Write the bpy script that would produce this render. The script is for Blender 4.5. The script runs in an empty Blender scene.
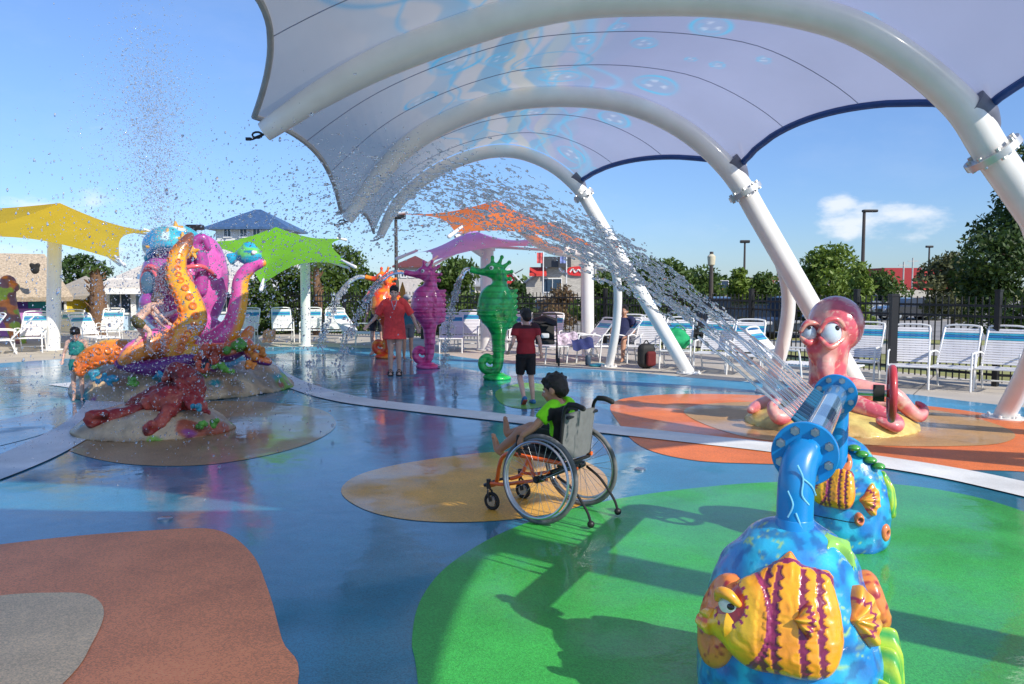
import bpy, math, random
import numpy as np
from mathutils import Vector, Matrix, Quaternion
random.seed(7); rng = np.random.default_rng(7)
S = bpy.context.scene; COL = S.collection
PI = math.pi
FPX = 796.0; CX = 512.0; CY = 342.0; CH = 1.65; PITCH = math.atan(56/796)
FW = Vector((0, math.cos(PITCH), -math.sin(PITCH))); UP = Vector((0, math.sin(PITCH), math.cos(PITCH)))
def ray(px, py): return FW + Vector(((px-CX)/FPX, 0, 0)) + UP*(-(py-CY)/FPX)
def V(px, py, d):
    r = ray(px, py); t = d/r.y
    return Vector((0, 0, CH)) + r*t
def G(px, py, z=0.0):
    r = ray(px, py); t = (z-CH)/r.z
    return Vector((0, 0, CH)) + r*t
def GX(px, d): return Vector((r_x(px, d), d, 0))
def r_x(px, d): return V(px, 286, d).x

# ---------------------------------------------------------------- materials
def newmat(name):
    m = bpy.data.materials.new(name); m.use_nodes = True
    nt = m.node_tree; b = nt.nodes['Principled BSDF']
    return m, nt, b
def mat(name, col, rough=.5, metal=0, var=.12, scale=6, bump=0, bscale=40, coat=0, spec=.5, attr=False, trans=0, transl=0, ior=1.45, dirt=0):
    m, nt, b = newmat(name); N = nt.nodes; L = nt.links
    tc = N.new('ShaderNodeTexCoord')
    n = N.new('ShaderNodeTexNoise'); n.inputs['Scale'].default_value = scale; n.inputs['Detail'].default_value = 6
    L.new(tc.outputs['Object'], n.inputs['Vector'])
    mr = N.new('ShaderNodeMapRange'); mr.inputs[1].default_value = .3; mr.inputs[2].default_value = .7
    mr.inputs[3].default_value = 1-var; mr.inputs[4].default_value = 1+var
    L.new(n.outputs['Fac'], mr.inputs[0])
    mx = N.new('ShaderNodeVectorMath'); mx.operation = 'SCALE'
    if attr:
        a = N.new('ShaderNodeAttribute'); a.attribute_name = 'Col'; L.new(a.outputs['Color'], mx.inputs[0])
    else:
        rgb = N.new('ShaderNodeRGB'); rgb.outputs[0].default_value = (*col, 1); L.new(rgb.outputs[0], mx.inputs[0])
    L.new(mr.outputs[0], mx.inputs['Scale'])
    out = mx.outputs[0]
    if dirt:
        n2 = N.new('ShaderNodeTexNoise'); n2.inputs['Scale'].default_value = scale*.35; n2.inputs['Detail'].default_value = 8
        L.new(tc.outputs['Object'], n2.inputs['Vector'])
        m2 = N.new('ShaderNodeMapRange'); m2.inputs[1].default_value = .55; m2.inputs[2].default_value = .75; m2.inputs[3].default_value = 0; m2.inputs[4].default_value = dirt
        L.new(n2.outputs['Fac'], m2.inputs[0])
        mm = N.new('ShaderNodeMix'); mm.data_type = 'RGBA'; mm.inputs[7].default_value = (.16, .13, .1, 1)
        L.new(m2.outputs[0], mm.inputs[0]); L.new(out, mm.inputs[6]); out = mm.outputs[2]
    L.new(out, b.inputs['Base Color'])
    b.inputs['Roughness'].default_value = rough; b.inputs['Metallic'].default_value = metal
    b.inputs['Coat Weight'].default_value = coat; b.inputs['Coat Roughness'].default_value = .06
    b.inputs['Specular IOR Level'].default_value = spec
    b.inputs['Transmission Weight'].default_value = trans; b.inputs['IOR'].default_value = ior
    if bump:
        nb = N.new('ShaderNodeTexNoise'); nb.inputs['Scale'].default_value = bscale; nb.inputs['Detail'].default_value = 4
        L.new(tc.outputs['Object'], nb.inputs['Vector'])
        bp = N.new('ShaderNodeBump'); bp.inputs['Strength'].default_value = bump; bp.inputs['Distance'].default_value = .01
        L.new(nb.outputs['Fac'], bp.inputs['Height']); L.new(bp.outputs[0], b.inputs['Normal'])
    if transl:
        tr = N.new('ShaderNodeBsdfTranslucent'); L.new(out, tr.inputs['Color'])
        ms = N.new('ShaderNodeMixShader'); ms.inputs[0].default_value = transl
        L.new(b.outputs[0], ms.inputs[1]); L.new(tr.outputs[0], ms.inputs[2])
        L.new(ms.outputs[0], N['Material Output'].inputs['Surface'])
    return m
def wetmat(name, col, wet=1.0, dry_rough=.55, speckle=.25):
    """poured rubber granules under a broken film of water"""
    m, nt, b = newmat(name); N = nt.nodes; L = nt.links
    tc = N.new('ShaderNodeTexCoord')
    g = N.new('ShaderNodeTexVoronoi'); g.inputs['Scale'].default_value = 160; L.new(tc.outputs['Object'], g.inputs['Vector'])
    n = N.new('ShaderNodeTexNoise'); n.inputs['Scale'].default_value = 1.1; n.inputs['Detail'].default_value = 7; n.inputs['Roughness'].default_value = .62
    L.new(tc.outputs['Object'], n.inputs['Vector'])
    sp = N.new('ShaderNodeSeparateColor'); L.new(g.outputs['Color'], sp.inputs[0])
    mr = N.new('ShaderNodeMapRange'); mr.inputs[3].default_value = 1-speckle; mr.inputs[4].default_value = 1+speckle; L.new(sp.outputs[0], mr.inputs[0])
    mr2 = N.new('ShaderNodeMapRange'); mr2.inputs[1].default_value = .3; mr2.inputs[2].default_value = .7; mr2.inputs[3].default_value = .72; mr2.inputs[4].default_value = 1.15; L.new(n.outputs['Fac'], mr2.inputs[0])
    mu = N.new('ShaderNodeMath'); mu.operation = 'MULTIPLY'; L.new(mr.outputs[0], mu.inputs[0]); L.new(mr2.outputs[0], mu.inputs[1])
    rgb = N.new('ShaderNodeRGB'); rgb.outputs[0].default_value = (*col, 1)
    sc = N.new('ShaderNodeVectorMath'); sc.operation = 'SCALE'; L.new(rgb.outputs[0], sc.inputs[0]); L.new(mu.outputs[0], sc.inputs['Scale'])
    L.new(sc.outputs[0], b.inputs['Base Color'])
    b.inputs['Roughness'].default_value = dry_rough
    w = N.new('ShaderNodeTexNoise'); w.inputs['Scale'].default_value = .55; w.inputs['Detail'].default_value = 5; w.inputs['Roughness'].default_value = .55
    mp = N.new('ShaderNodeMapping'); mp.inputs['Location'].default_value = (3.1, 7.7, 0); L.new(tc.outputs['Object'], mp.inputs[0]); L.new(mp.outputs[0], w.inputs['Vector'])
    wm = N.new('ShaderNodeMapRange'); wm.inputs[1].default_value = .62-.3*wet; wm.inputs[2].default_value = .72-.3*wet; wm.inputs[3].default_value = .12*wet; wm.inputs[4].default_value = min(1, wet*1.35)
    L.new(w.outputs['Fac'], wm.inputs[0]); L.new(wm.outputs[0], b.inputs['Coat Weight'])
    cr_ = N.new('ShaderNodeMapRange'); cr_.inputs[1].default_value = .35; cr_.inputs[2].default_value = .7; cr_.inputs[3].default_value = .03; cr_.inputs[4].default_value = .22
    L.new(n.outputs['Fac'], cr_.inputs[0]); L.new(cr_.outputs[0], b.inputs['Coat Roughness']); b.inputs['Coat IOR'].default_value = 1.45
    gb = N.new('ShaderNodeBump'); gb.inputs['Strength'].default_value = .35; gb.inputs['Distance'].default_value = .003
    L.new(g.outputs['Distance'], gb.inputs['Height']); L.new(gb.outputs[0], b.inputs['Normal'])
    r1 = N.new('ShaderNodeTexNoise'); r1.inputs['Scale'].default_value = 5; r1.inputs['Detail'].default_value = 4; L.new(tc.outputs['Object'], r1.inputs['Vector'])
    rb = N.new('ShaderNodeBump'); rb.inputs['Strength'].default_value = .4; rb.inputs['Distance'].default_value = .008
    L.new(r1.outputs['Fac'], rb.inputs['Height']); L.new(rb.outputs[0], b.inputs['Coat Normal'])
    return m

# ---------------------------------------------------------------- mesh builder
def vnoise(p, sc=1.0, seed=0):
    p = np.asarray(p, float)*sc + seed*17.13
    i = np.floor(p).astype(np.int64); f = p-i; f = f*f*(3-2*f)
    def h(a):
        n = (a[:, 0]*374761393 + a[:, 1]*668265263 + a[:, 2]*2147483647) & 0x7fffffff
        n = ((n ^ (n >> 13))*1274126177) & 0x7fffffff
        return ((n ^ (n >> 16)) & 0xffff)/65535.0
    r = 0
    for dx in (0, 1):
        for dy in (0, 1):
            for dz in (0, 1):
                w = (f[:, 0] if dx else 1-f[:, 0])*(f[:, 1] if dy else 1-f[:, 1])*(f[:, 2] if dz else 1-f[:, 2])
                r = r + w*h(i+np.array([dx, dy, dz]))
    return r
def catmull(pts, k=6, closed=False):
    P = [Vector(p) for p in pts]; n = len(P); out = []
    rngi = range(n if closed else n-1)
    for i in rngi:
        if closed: a, b, c, d = P[(i-1) % n], P[i], P[(i+1) % n], P[(i+2) % n]
        else: a, b, c, d = P[max(i-1, 0)], P[i], P[i+1], P[min(i+2, n-1)]
        for j in range(k):
            t = j/k
            out.append(.5*((2*b)+(c-a)*t+(2*a-5*b+4*c-d)*t*t+(3*b-a-3*c+d)*t*t*t))
    if not closed: out.append(P[-1].copy())
    return out
def interp(vals, m):
    if not hasattr(vals, '__len__'): return [vals]*m
    xs = np.linspace(0, 1, len(vals)); return list(np.interp(np.linspace(0, 1, m), xs, vals))
ROOTLOC = {}
def setp(o, label=None, cat=None, group=None, kind=None):
    if label: o['label'] = label
    if cat: o['category'] = cat
    if group: o['group'] = group
    if kind: o['kind'] = kind
    return o
def thing(name, label, cat, loc=(0, 0, 0), group=None, rz=0):
    o = bpy.data.objects.new(name, None); COL.objects.link(o); o.location = loc; o.rotation_euler = (0, 0, rz)
    o.empty_display_size = .2
    setp(o, label, cat, group); ROOTLOC[o.name] = Vector(loc); return o
class MB:
    def __init__(s): s.v = []; s.f = []; s.c = None
    def add(s, vs, fs):
        o = len(s.v); s.v.extend([tuple(x) for x in vs]); s.f.extend([tuple(i+o for i in f) for f in fs]); return s
    def rings(s, rings, cap=True, closed=False):
        n = len(rings[0]); m = len(rings); vs = [p for r in rings for p in r]; fs = []
        for i in range(m if closed else m-1):
            j = (i+1) % m
            for k in range(n):
                fs.append((i*n+k, i*n+(k+1) % n, j*n+(k+1) % n, j*n+k))
        if cap and not closed:
            fs.append(tuple(range(n-1, -1, -1))); fs.append(tuple((m-1)*n+k for k in range(n)))
        return s.add(vs, fs)
    def tube(s, pts, r, n=10, k=0, closed=False, round_=False, flat=None):
        P = catmull(pts, k, closed) if k else [Vector(p) for p in pts]
        R = interp(r, len(P))
        if round_ and not closed:
            d0 = (P[0]-P[1]).normalized(); d1 = (P[-1]-P[-2]).normalized(); r0, r1 = R[0], R[-1]
            P = [P[0]+d0*r0, P[0]+d0*r0*.8, P[0]+d0*r0*.45]+P+[P[-1]+d1*r1*.45, P[-1]+d1*r1*.8, P[-1]+d1*r1]
            R = [r0*.05, r0*.6, r0*.89]+R+[r1*.89, r1*.6, r1*.05]
        m = len(P); T = []
        for i in range(m):
            a = P[(i-1) % m] if (i or closed) else P[0]; b = P[(i+1) % m] if (i < m-1 or closed) else P[-1]
            t = (b-a); T.append(t.normalized() if t.length > 1e-9 else Vector((0, 0, 1)))
        u = T[0].orthogonal().normalized() if flat is None else (Vector(flat)-T[0]*Vector(flat).dot(T[0])).normalized()
        rg = []
        for i in range(m):
            if i:
                u = (u-T[i]*u.dot(T[i]))
                u = u.normalized() if u.length > 1e-6 else T[i].orthogonal().normalized()
            w = T[i].cross(u)
            rg.append([P[i]+(u*math.cos(2*PI*j/n)+w*math.sin(2*PI*j/n))*R[i] for j in range(n)])
        return s.rings(rg, closed=closed)
    def loft(s, secs, n=16):
        """secs: (center, avec, bvec)"""
        return s.rings([[Vector(c)+Vector(a)*math.cos(2*PI*j/n)+Vector(b)*math.sin(2*PI*j/n) for j in range(n)] for c, a, b in secs])
    def ell(s, c, r, M=None, n=14):
        c = Vector(c); r = Vector(r) if hasattr(r, '__len__') else Vector((r, r, r)); M = M or Matrix.Identity(3)
        rg = []; h = max(6, n//2)
        for i in range(h+1):
            a = PI*(i+.0)/h; a = min(max(a, .02), PI-.02)
            rg.append([c+M@Vector((r.x*math.sin(a)*math.cos(2*PI*j/n), r.y*math.sin(a)*math.sin(2*PI*j/n), -r.z*math.cos(a))) for j in range(n)])
        return s.rings(rg)
    def box(s, c, d, M=None, bev=0):
        c = Vector(c); M = M or Matrix.Identity(3); x, y, z = [q/2 for q in d]
        if bev:
            b = min(bev, x*.9, y*.9, z*.9)
            def ring(e, zz): 
                X, Y = x-e, y-e; q = b*.6
                return [c+M@Vector(p) for p in ((-X+q, -Y, zz), (X-q, -Y, zz), (X, -Y+q, zz), (X, Y-q, zz), (X-q, Y, zz), (-X+q, Y, zz), (-X, Y-q, zz), (-X, -Y+q, zz))]
            return s.rings([ring(b, -z), ring(b*.3, -z+b*.3), ring(0, -z+b), ring(0, z-b), ring(b*.3, z-b*.3), ring(b, z)])
        vs = [c+M@Vector((sx*x, sy*y, sz*z)) for sz in (-1, 1) for sy in (-1, 1) for sx in (-1, 1)]
        return s.add(vs, [(0, 2, 3, 1), (4, 5, 7, 6), (0, 1, 5, 4), (2, 6, 7, 3), (0, 4, 6, 2), (1, 3, 7, 5)])
    def lathe(s, prof, c=(0, 0, 0), n=20, M=None):
        c = Vector(c); M = M or Matrix.Identity(3)
        return s.rings([[c+M@Vector((max(r, .0005)*math.cos(2*PI*j/n), max(r, .0005)*math.sin(2*PI*j/n), z)) for j in range(n)] for r, z in prof])
    def prism(s, poly, th, O, U, W, Nn=None):
        O, U, W = Vector(O), Vector(U), Vector(W); N_ = Vector(Nn) if Nn else U.cross(W).normalized(); k = len(poly)
        vs = [O+U*a+W*b+N_*e for e in (-th/2, th/2) for a, b in poly]
        return s.add(vs, [tuple(range(k-1, -1, -1)), tuple(range(k, 2*k))]+[(i, (i+1) % k, k+(i+1) % k, k+i) for i in range(k)])
    def cyl(s, a, b, r, n=12): return s.tube([a, b], r, n)
    def build(s, name, m, parent=None, smooth=True, voxel=0, paint=None, relax=0, base=None, world=True, sharp=40, disp=None):
        me = bpy.data.meshes.new(name)
        V_ = np.array(s.v, float)
        off = Vector((0, 0, 0))
        if parent is not None:
            off = ROOTLOC.get(parent.name, Vector((0, 0, 0))) if world else off
        elif base is not None: off = Vector(base)
        me.from_pydata([tuple(p) for p in V_], [], s.f); me.update()
        if voxel:
            t = bpy.data.objects.new('tmp', me); COL.objects.link(t)
            md = t.modifiers.new('r', 'REMESH'); md.mode = 'VOXEL'; md.voxel_size = voxel
            if relax:
                ms = t.modifiers.new('s', 'SMOOTH'); ms.factor = .5; ms.iterations = relax
            dg = bpy.context.evaluated_depsgraph_get(); dg.update()
            me2 = bpy.data.meshes.new_from_object(t.evaluated_get(dg)); bpy.data.objects.remove(t); bpy.data.meshes.remove(me)
            me = me2; me.name = name
        nv = len(me.vertices); co = np.empty(nv*3, np.float32); me.vertices.foreach_get('co', co); co = co.reshape(-1, 3)
        if disp is not None:
            no = np.empty(nv*3, np.float32); me.vertex_normals.foreach_get('vector', no); no = no.reshape(-1, 3)
            co = (co+no*disp(co)[:, None]).astype(np.float32)
        if paint is not None:
            c = np.ones((nv, 4), np.float32); c[:, :3] = paint(co)
            at = me.color_attributes.new('Col', 'FLOAT_COLOR', 'POINT'); at.data.foreach_set('color', c.ravel())
        co = co - np.array(off, np.float32)
        me.vertices.foreach_set('co', co.ravel()); me.update()
        if smooth:
            me.polygons.foreach_set('use_smooth', [True]*len(me.polygons))
            if not voxel and sharp: me.set_sharp_from_angle(angle=math.radians(sharp))
        me.materials.append(m)
        o = bpy.data.objects.new(name, me); COL.objects.link(o)
        if parent is not None:
            o.parent = parent; ROOTLOC[o.name] = off if world else Vector((0, 0, 0))
        elif base is not None: o.location = off
        return o
def rotm(ax, a): return Matrix.Rotation(a, 3, ax)
def frame(z, x=(0, 0, 1)):
    z = Vector(z).normalized(); x = Vector(x); x = x-z*x.dot(z)
    x = x.normalized() if x.length > 1e-6 else z.orthogonal().normalized()
    y = z.cross(x); return Matrix((x, y, z)).transposed()
def copy_tree(o, parent=None, loc=None, rz=None, label=None, group=None, mats=None):
    c = o.copy(); COL.objects.link(c)
    if parent is not None: c.parent = parent
    if loc is not None: c.location = loc
    if rz is not None: c.rotation_euler = (0, 0, rz)
    if label: c['label'] = label
    if group: c['group'] = group
    for ch in list(o.children): copy_tree(ch, c)
    return c
def A(*c): return np.array(c, float)
def mixc(a, b, t): t = np.clip(t, 0, 1)[:, None]; return a*(1-t)+b*t
def sstep(a, b, x): t = np.clip((x-a)/(b-a), 0, 1); return t*t*(3-2*t)
# ---------------------------------------------------------------- camera, light, sky
cam = bpy.data.cameras.new('camera'); co_ = bpy.data.objects.new('camera', cam); COL.objects.link(co_)
co_.location = (0, 0, CH); co_.rotation_euler = (PI/2-PITCH, 0, 0)
cam.sensor_width = 36; cam.lens = 36*FPX/1024; cam.clip_end = 3000; cam.clip_start = .05
S.camera = co_
SUN_EL = math.radians(35); LDIR = Vector((-.74, .67, 0)).normalized()
Ld = Vector((LDIR.x*math.cos(SUN_EL), LDIR.y*math.cos(SUN_EL), -math.sin(SUN_EL)))
sl = bpy.data.lights.new('sun', 'SUN'); sl.energy = 3.9; sl.angle = math.radians(.53); sl.color = (1, .93, .82)
so = bpy.data.objects.new('sun', sl); COL.objects.link(so); so.rotation_euler = Ld.to_track_quat('-Z', 'Y').to_euler(); so.location = (10, -10, 20)
w = bpy.data.worlds.new('World'); S.world = w; w.use_nodes = True; N = w.node_tree.nodes; L = w.node_tree.links
bg = N['Background']; sky = N.new('ShaderNodeTexSky'); sky.sky_type = 'NISHITA'; sky.sun_disc = False
sky.sun_elevation = SUN_EL; sky.sun_rotation = math.atan2(-LDIR.x, -LDIR.y)
sky.air_density = 1.0; sky.dust_density = .25; sky.ozone_density = 1.2; sky.altitude = 0
tc = N.new('ShaderNodeTexCoord')
def wmath(op, a, b=None, c=None):
    n = N.new('ShaderNodeMath'); n.operation = op
    for i, x in enumerate((a, b, c)):
        if x is None: continue
        if isinstance(x, (int, float)): n.inputs[i].default_value = x
        else: L.new(x, n.inputs[i])
    return n.outputs[0]
sep = N.new('ShaderNodeSeparateXYZ'); L.new(tc.outputs['Generated'], sep.inputs[0])
az = wmath('ARCTAN2', sep.outputs[0], sep.outputs[1]); el = wmath('ARCSINE', sep.outputs[2])
cmb = N.new('ShaderNodeCombineXYZ'); L.new(az, cmb.inputs[0]); L.new(wmath('MULTIPLY', el, 2.2), cmb.inputs[1])
nz = N.new('ShaderNodeTexNoise'); nz.inputs['Scale'].default_value = 9; nz.inputs['Detail'].default_value = 9; nz.inputs['Roughness'].default_value = .58; L.new(cmb.outputs[0], nz.inputs['Vector'])
nz2 = N.new('ShaderNodeTexNoise'); nz2.inputs['Scale'].default_value = 5; nz2.inputs['Detail'].default_value = 10; nz2.inputs['Roughness'].default_value = .65; L.new(cmb.outputs[0], nz2.inputs['Vector'])
def blob(a0, e0, sa, se):
    x = wmath('DIVIDE', wmath('SUBTRACT', az, a0), sa); y = wmath('DIVIDE', wmath('SUBTRACT', el, e0), se)
    d = wmath('ADD', wmath('MULTIPLY', x, x), wmath('MULTIPLY', y, y))
    return wmath('MAXIMUM', wmath('SUBTRACT', 1.0, d), 0.0)
def pa(px): return math.atan((px-512)/796)
def pe(py): return math.atan((286-py)/796)*.92
bl = wmath('MAXIMUM', blob(pa(865), pe(222), .075, .032), wmath('MULTIPLY', blob(pa(930), pe(228), .11, .030), .8))
bl = wmath('MAXIMUM', bl, wmath('MULTIPLY', blob(pa(835), pe(208), .035, .022), 1.0))
bl = wmath('MAXIMUM', bl, wmath('MULTIPLY', blob(pa(90), pe(215), .10, .03), .8))
bl = wmath('MAXIMUM', bl, wmath('MULTIPLY', blob(pa(760), pe(250), .3, .03), .35))
bl = wmath('MAXIMUM', bl, wmath('MULTIPLY', blob(pa(30), pe(262), .35, .05), .5))
cl = wmath('ADD', wmath('MULTIPLY', bl, .42), wmath('MULTIPLY', nz.outputs['Fac'], 1.25))
mr = N.new('ShaderNodeMapRange'); mr.interpolation_type = 'SMOOTHSTEP'; mr.inputs[1].default_value = .82; mr.inputs[2].default_value = 1.08; mr.inputs[4].default_value = .72; L.new(cl, mr.inputs[0])
thin = N.new('ShaderNodeMapRange'); thin.inputs[1].default_value = .5; thin.inputs[2].default_value = .9; thin.inputs[4].default_value = .10; L.new(nz2.outputs['Fac'], thin.inputs[0])
fac = wmath('MINIMUM', wmath('ADD', mr.outputs[0], thin.outputs[0]), 1.0)
mx = N.new('ShaderNodeMix'); mx.data_type = 'RGBA'; L.new(fac, mx.inputs[0])
tint = N.new('ShaderNodeMix'); tint.data_type = 'RGBA'; tint.blend_type = 'MULTIPLY'; tint.inputs[0].default_value = 1; tint.inputs[7].default_value = (.70, .87, 1.16, 1)
gr = N.new('ShaderNodeMapRange'); gr.interpolation_type = 'SMOOTHSTEP'; gr.inputs[1].default_value = -.02; gr.inputs[2].default_value = .42; L.new(sep.outputs[2], gr.inputs[0])
gm = N.new('ShaderNodeMix'); gm.data_type = 'RGBA'; gm.inputs[6].default_value = (.38, .52, .80, 1); gm.inputs[7].default_value = (.62, .75, .99, 1); L.new(gr.outputs[0], gm.inputs[0]); L.new(gm.outputs[2], tint.inputs[7])
L.new(sky.outputs[0], tint.inputs[6]); L.new(tint.outputs[2], mx.inputs[6]); mx.inputs[7].default_value = (5.6, 5.7, 5.9, 1)
L.new(mx.outputs[2], bg.inputs['Color']); bg.inputs['Strength'].default_value = .14
S.view_settings.view_transform = 'Standard'; S.view_settings.look = 'None'; S.view_settings.gamma = 1
S.view_settings.exposure = .42
S.cycles.max_bounces = 10; S.cycles.transparent_max_bounces = 24; S.cycles.transmission_bounces = 8; S.cycles.caustics_refractive = False

# ---------------------------------------------------------------- materials used widely
white_steel = mat('white_steel', (.8, .79, .76), .3, var=.05, scale=3, coat=.3, dirt=.12)
white_frame = mat('white_frame', (.78, .78, .76), .4, var=.05)
black_metal = mat('black_metal', (.015, .015, .016), .45, var=.1)
rubber_black = mat('black_rubber', (.02, .02, .02), .7)
steel = mat('steel', (.5, .5, .5), .3, metal=1)
VC = mat('painted_fibreglass', (1, 1, 1), .28, var=.10, scale=18, coat=.6, attr=True, bump=.15, bscale=60)
VCm = mat('painted_concrete', (1, 1, 1), .5, var=.22, scale=9, coat=.25, attr=True, bump=.5, bscale=35)
hairm = mat('dark_hair', (.012, .009, .007), .45, var=.3, scale=60, bump=.6, bscale=120)
eye_white = mat('eye_white', (.8, .8, .78), .15, coat=.8, var=.02)
pupil = mat('pupil', (.01, .01, .012), .1, coat=.8)

# ---------------------------------------------------------------- the ground
def structure(o): o['kind'] = 'structure'; return o
def sheet(name, pts, z, m, k=6, smooth=True):
    P = catmull([Vector((p[0], p[1], z)) for p in pts], k, True) if smooth else [Vector((p[0], p[1], z)) for p in pts]
    b = MB(); b.add(P, [tuple(range(len(P)))]); o = b.build(name, m, smooth=False)
    me = o.data
    if me.polygons[0].normal.z < 0: me.flip_normals()
    return structure(o)
def gp(*px): return [G(a, b) for a, b in px]
asph = mat('asphalt', (.30, .285, .26), .85, var=.25, scale=.6, bump=.3)
grassg = mat('grass_ground', (.30, .30, .10), .9, var=.35, scale=.7, bump=.6)
conc = mat('concrete_deck', (.50, .45, .38), .8, var=.13, scale=1.3, bump=.3, bscale=70, dirt=.25)
b = MB(); b.add([(-900, -300, -.58), (900, -300, -.58), (900, 1800, -.58), (-900, 1800, -.58)], [(0, 1, 2, 3)]); structure(b.build('ground', grassg, smooth=False))
DE = [(-45, 34), (-8.5, 29), (2.6, 23.5), (8.2, 14.2), (12.5, 11.3), (26, 8), (40, -20)]; DO = [(-47, 42), (-5, 35.5), (7, 29), (13, 19.5), (17, 16), (32, 13), (48, -18)]
b = MB(); b.v = [(x, y, -.012) for x, y in DE]+[(x, y, -.57) for x, y in DO]; b.f = [(i, i+1, 8+i, 7+i) for i in range(6)]; structure(b.build('grass_bank', grassg, smooth=False))
sheet('parking_lot', [(-60, 56), (16, 33), (90, 24), (200, 24), (200, 120), (-60, 120)], -.57, asph, smooth=False)
sheet('road', [(-30, 46), (14, 25), (60, 15.5), (60, 19), (16, 30), (-26, 52)], -.56, mat('pale_road', (.44, .42, .38), .9, var=.15, scale=1), smooth=False)
sheet('pool_deck', [(-40, -20), (40, -20), (26, 8), (12.5, 11.3), (8.2, 14.2), (2.6, 23.5), (-8.5, 29), (-45, 34)], -.008, conc, smooth=False)
# expansion joints cut in the deck
jm = mat('joint_filler', (.17, .15, .13), .9)
b = MB()
for t in range(-8, 12):
    p = Vector((1.2+t*1.9, 17-t*1.25 if t > 0 else 17-t*.75, -.0055)); d = Vector((.55, .84, 0)); n_ = Vector((d.y, -d.x, 0))*.008
    b.add([p-d*6-n_, p-d*6+n_, p+d*7+n_, p+d*7-n_], [(0, 1, 2, 3)])
structure(b.build('deck_joints', jm, smooth=False))

edge = gp((-260, 380), (-100, 370), (0, 363), (60, 359), (130, 354), (200, 350), (270, 347), (340, 347), (410, 350), (470, 358), (530, 365), (620, 371), (700, 378), (800, 385), (900, 393), (1024, 407))
edge = [e for e in edge]+[Vector((9.5, 8.5, 0)), Vector((12, 3, 0)), Vector((11, -5, 0)), Vector((0, -9, 0)), Vector((-10, -6, 0)), Vector((-16, 6, 0))]
rim = wetmat('light_blue_rubber', (.07, .30, .48), .55)
blue = wetmat('deep_blue_rubber', (.016, .19, .30), 1.0)
sheet('pad_rim', edge, -.004, rim)
def inset(pts, d):
    c = Vector((-1, 4, 0)); out = []
    for p in pts:
        v = p-c; v.z = 0; out.append(c+v*(1-d/max(v.length, .1)))
    return out
inn = gp((-300, 398), (-100, 380), (0, 371), (60, 366), (130, 361), (200, 357), (270, 354), (330, 354), (400, 358), (460, 368), (530, 379), (600, 384), (700, 389), (800, 396), (900, 404), (1024, 421))+[Vector((8.3, 7.5, 0)), Vector((10.5, 3, 0)), Vector((9.5, -4, 0)), Vector((0, -7.5, 0)), Vector((-9, -5, 0)), Vector((-14, 5, 0))]
sheet('splash_pad', inn, 0, blue)
orange_r = wetmat('orange_rubber', (.78, .19, .04), .4)
tan_r = wetmat('tan_rubber', (.50, .29, .11), .55)
green_r = wetmat('green_rubber', (.04, .37, .06), .62)
red_r = wetmat('terracotta_rubber', (.95, .33, .14), .10)
tan_d = wetmat('beige_rubber', (.88, .64, .38), .06)
yel_r = wetmat('yellow_rubber', (.72, .38, .05), .75)
wht_r = wetmat('white_rubber', (.80, .80, .77), .25, speckle=.08)
teal_r = wetmat('teal_rubber', (.03, .24, .34), .9)
sheet('green_patch', gp((418, 684), (412, 640), (422, 598), (452, 563), (505, 532), (570, 510), (650, 494), (760, 483), (870, 483), (950, 492), (1024, 512), (1130, 560))+[Vector((3.6, 2.9, 0)), Vector((3.4, 1.2, 0)), Vector((1.4, .7, 0)), Vector((-.1, 1.4, 0))], .004, green_r)
sheet('terracotta_patch', gp((-60, 553), (0, 545), (70, 537), (150, 531), (215, 530), (250, 552), (268, 590), (282, 640), (297, 690))+[Vector((-.75, 1.6, 0)), Vector((-2.4, 1.2, 0)), Vector((-3.6, 2.4, 0))], .004, red_r)
sheet('beige_patch', gp((-60, 610), (0, 597), (50, 594), (88, 596), (104, 612), (92, 645), (58, 690))+[Vector((-1.9, 2.2, 0)), Vector((-2.6, 2.3, 0))], .008, tan_d)
sheet('orange_patch', gp((611, 405), (635, 397), (700, 394), (800, 397), (880, 402), (960, 410), (1040, 424), (1180, 450), (1250, 480), (1150, 482), (1024, 472), (960, 470), (870, 466), (760, 464), (690, 460), (640, 446), (618, 422)), .004, orange_r)
sheet('tan_patch', gp((684, 411), (712, 404), (790, 402), (880, 405), (960, 415), (1012, 432), (1000, 444), (930, 447), (850, 445), (760, 440), (705, 425)), .008, tan_r)
sheet('tan_oval', gp((336, 424), (318, 409), (260, 402), (190, 402), (120, 408), (70, 425), (60, 445), (110, 462), (190, 466), (260, 457), (315, 441)), .004, wetmat('sand_rubber', (.40, .24, .11), .7))
sheet('yellow_patch', gp((341, 492), (362, 474), (420, 461), (500, 452), (565, 456), (600, 470), (606, 488), (575, 508), (510, 520), (430, 522), (370, 512)), .004, yel_r)
sheet('small_green_patch', gp((497, 391), (525, 383), (556, 388), (560, 400), (530, 409), (502, 404)), .004, wetmat('lime_rubber', (.16, .42, .06), .6))
sheet('teal_patch', gp((-120, 420), (-20, 392), (50, 380), (90, 392), (96, 408), (60, 428), (0, 446), (-120, 470)), .004, teal_r)
def strip(name, pts, w, z, m):
    P = catmull([Vector((p.x, p.y, z)) for p in pts], 8); W = interp(w, len(P)); Lf, R = [], []
    for i, p in enumerate(P):
        t = (P[min(i+1, len(P)-1)]-P[max(i-1, 0)]).normalized(); n = Vector((-t.y, t.x, 0))*W[i]/2
        Lf.append(p+n); R.append(p-n)
    b = MB(); k = len(P); b.add(Lf+R, [(i, k+i, k+i+1, i+1) for i in range(k-1)])
    return structure(b.build(name, m, smooth=False))
strip('white_line', gp((262, 362), (276, 375), (305, 388), (350, 400), (420, 409), (510, 419), (600, 429), (700, 440), (780, 449), (870, 461), (950, 474), (1024, 490), (1150, 520)), [.45, .5, .5, .48], .012, wht_r)
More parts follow.
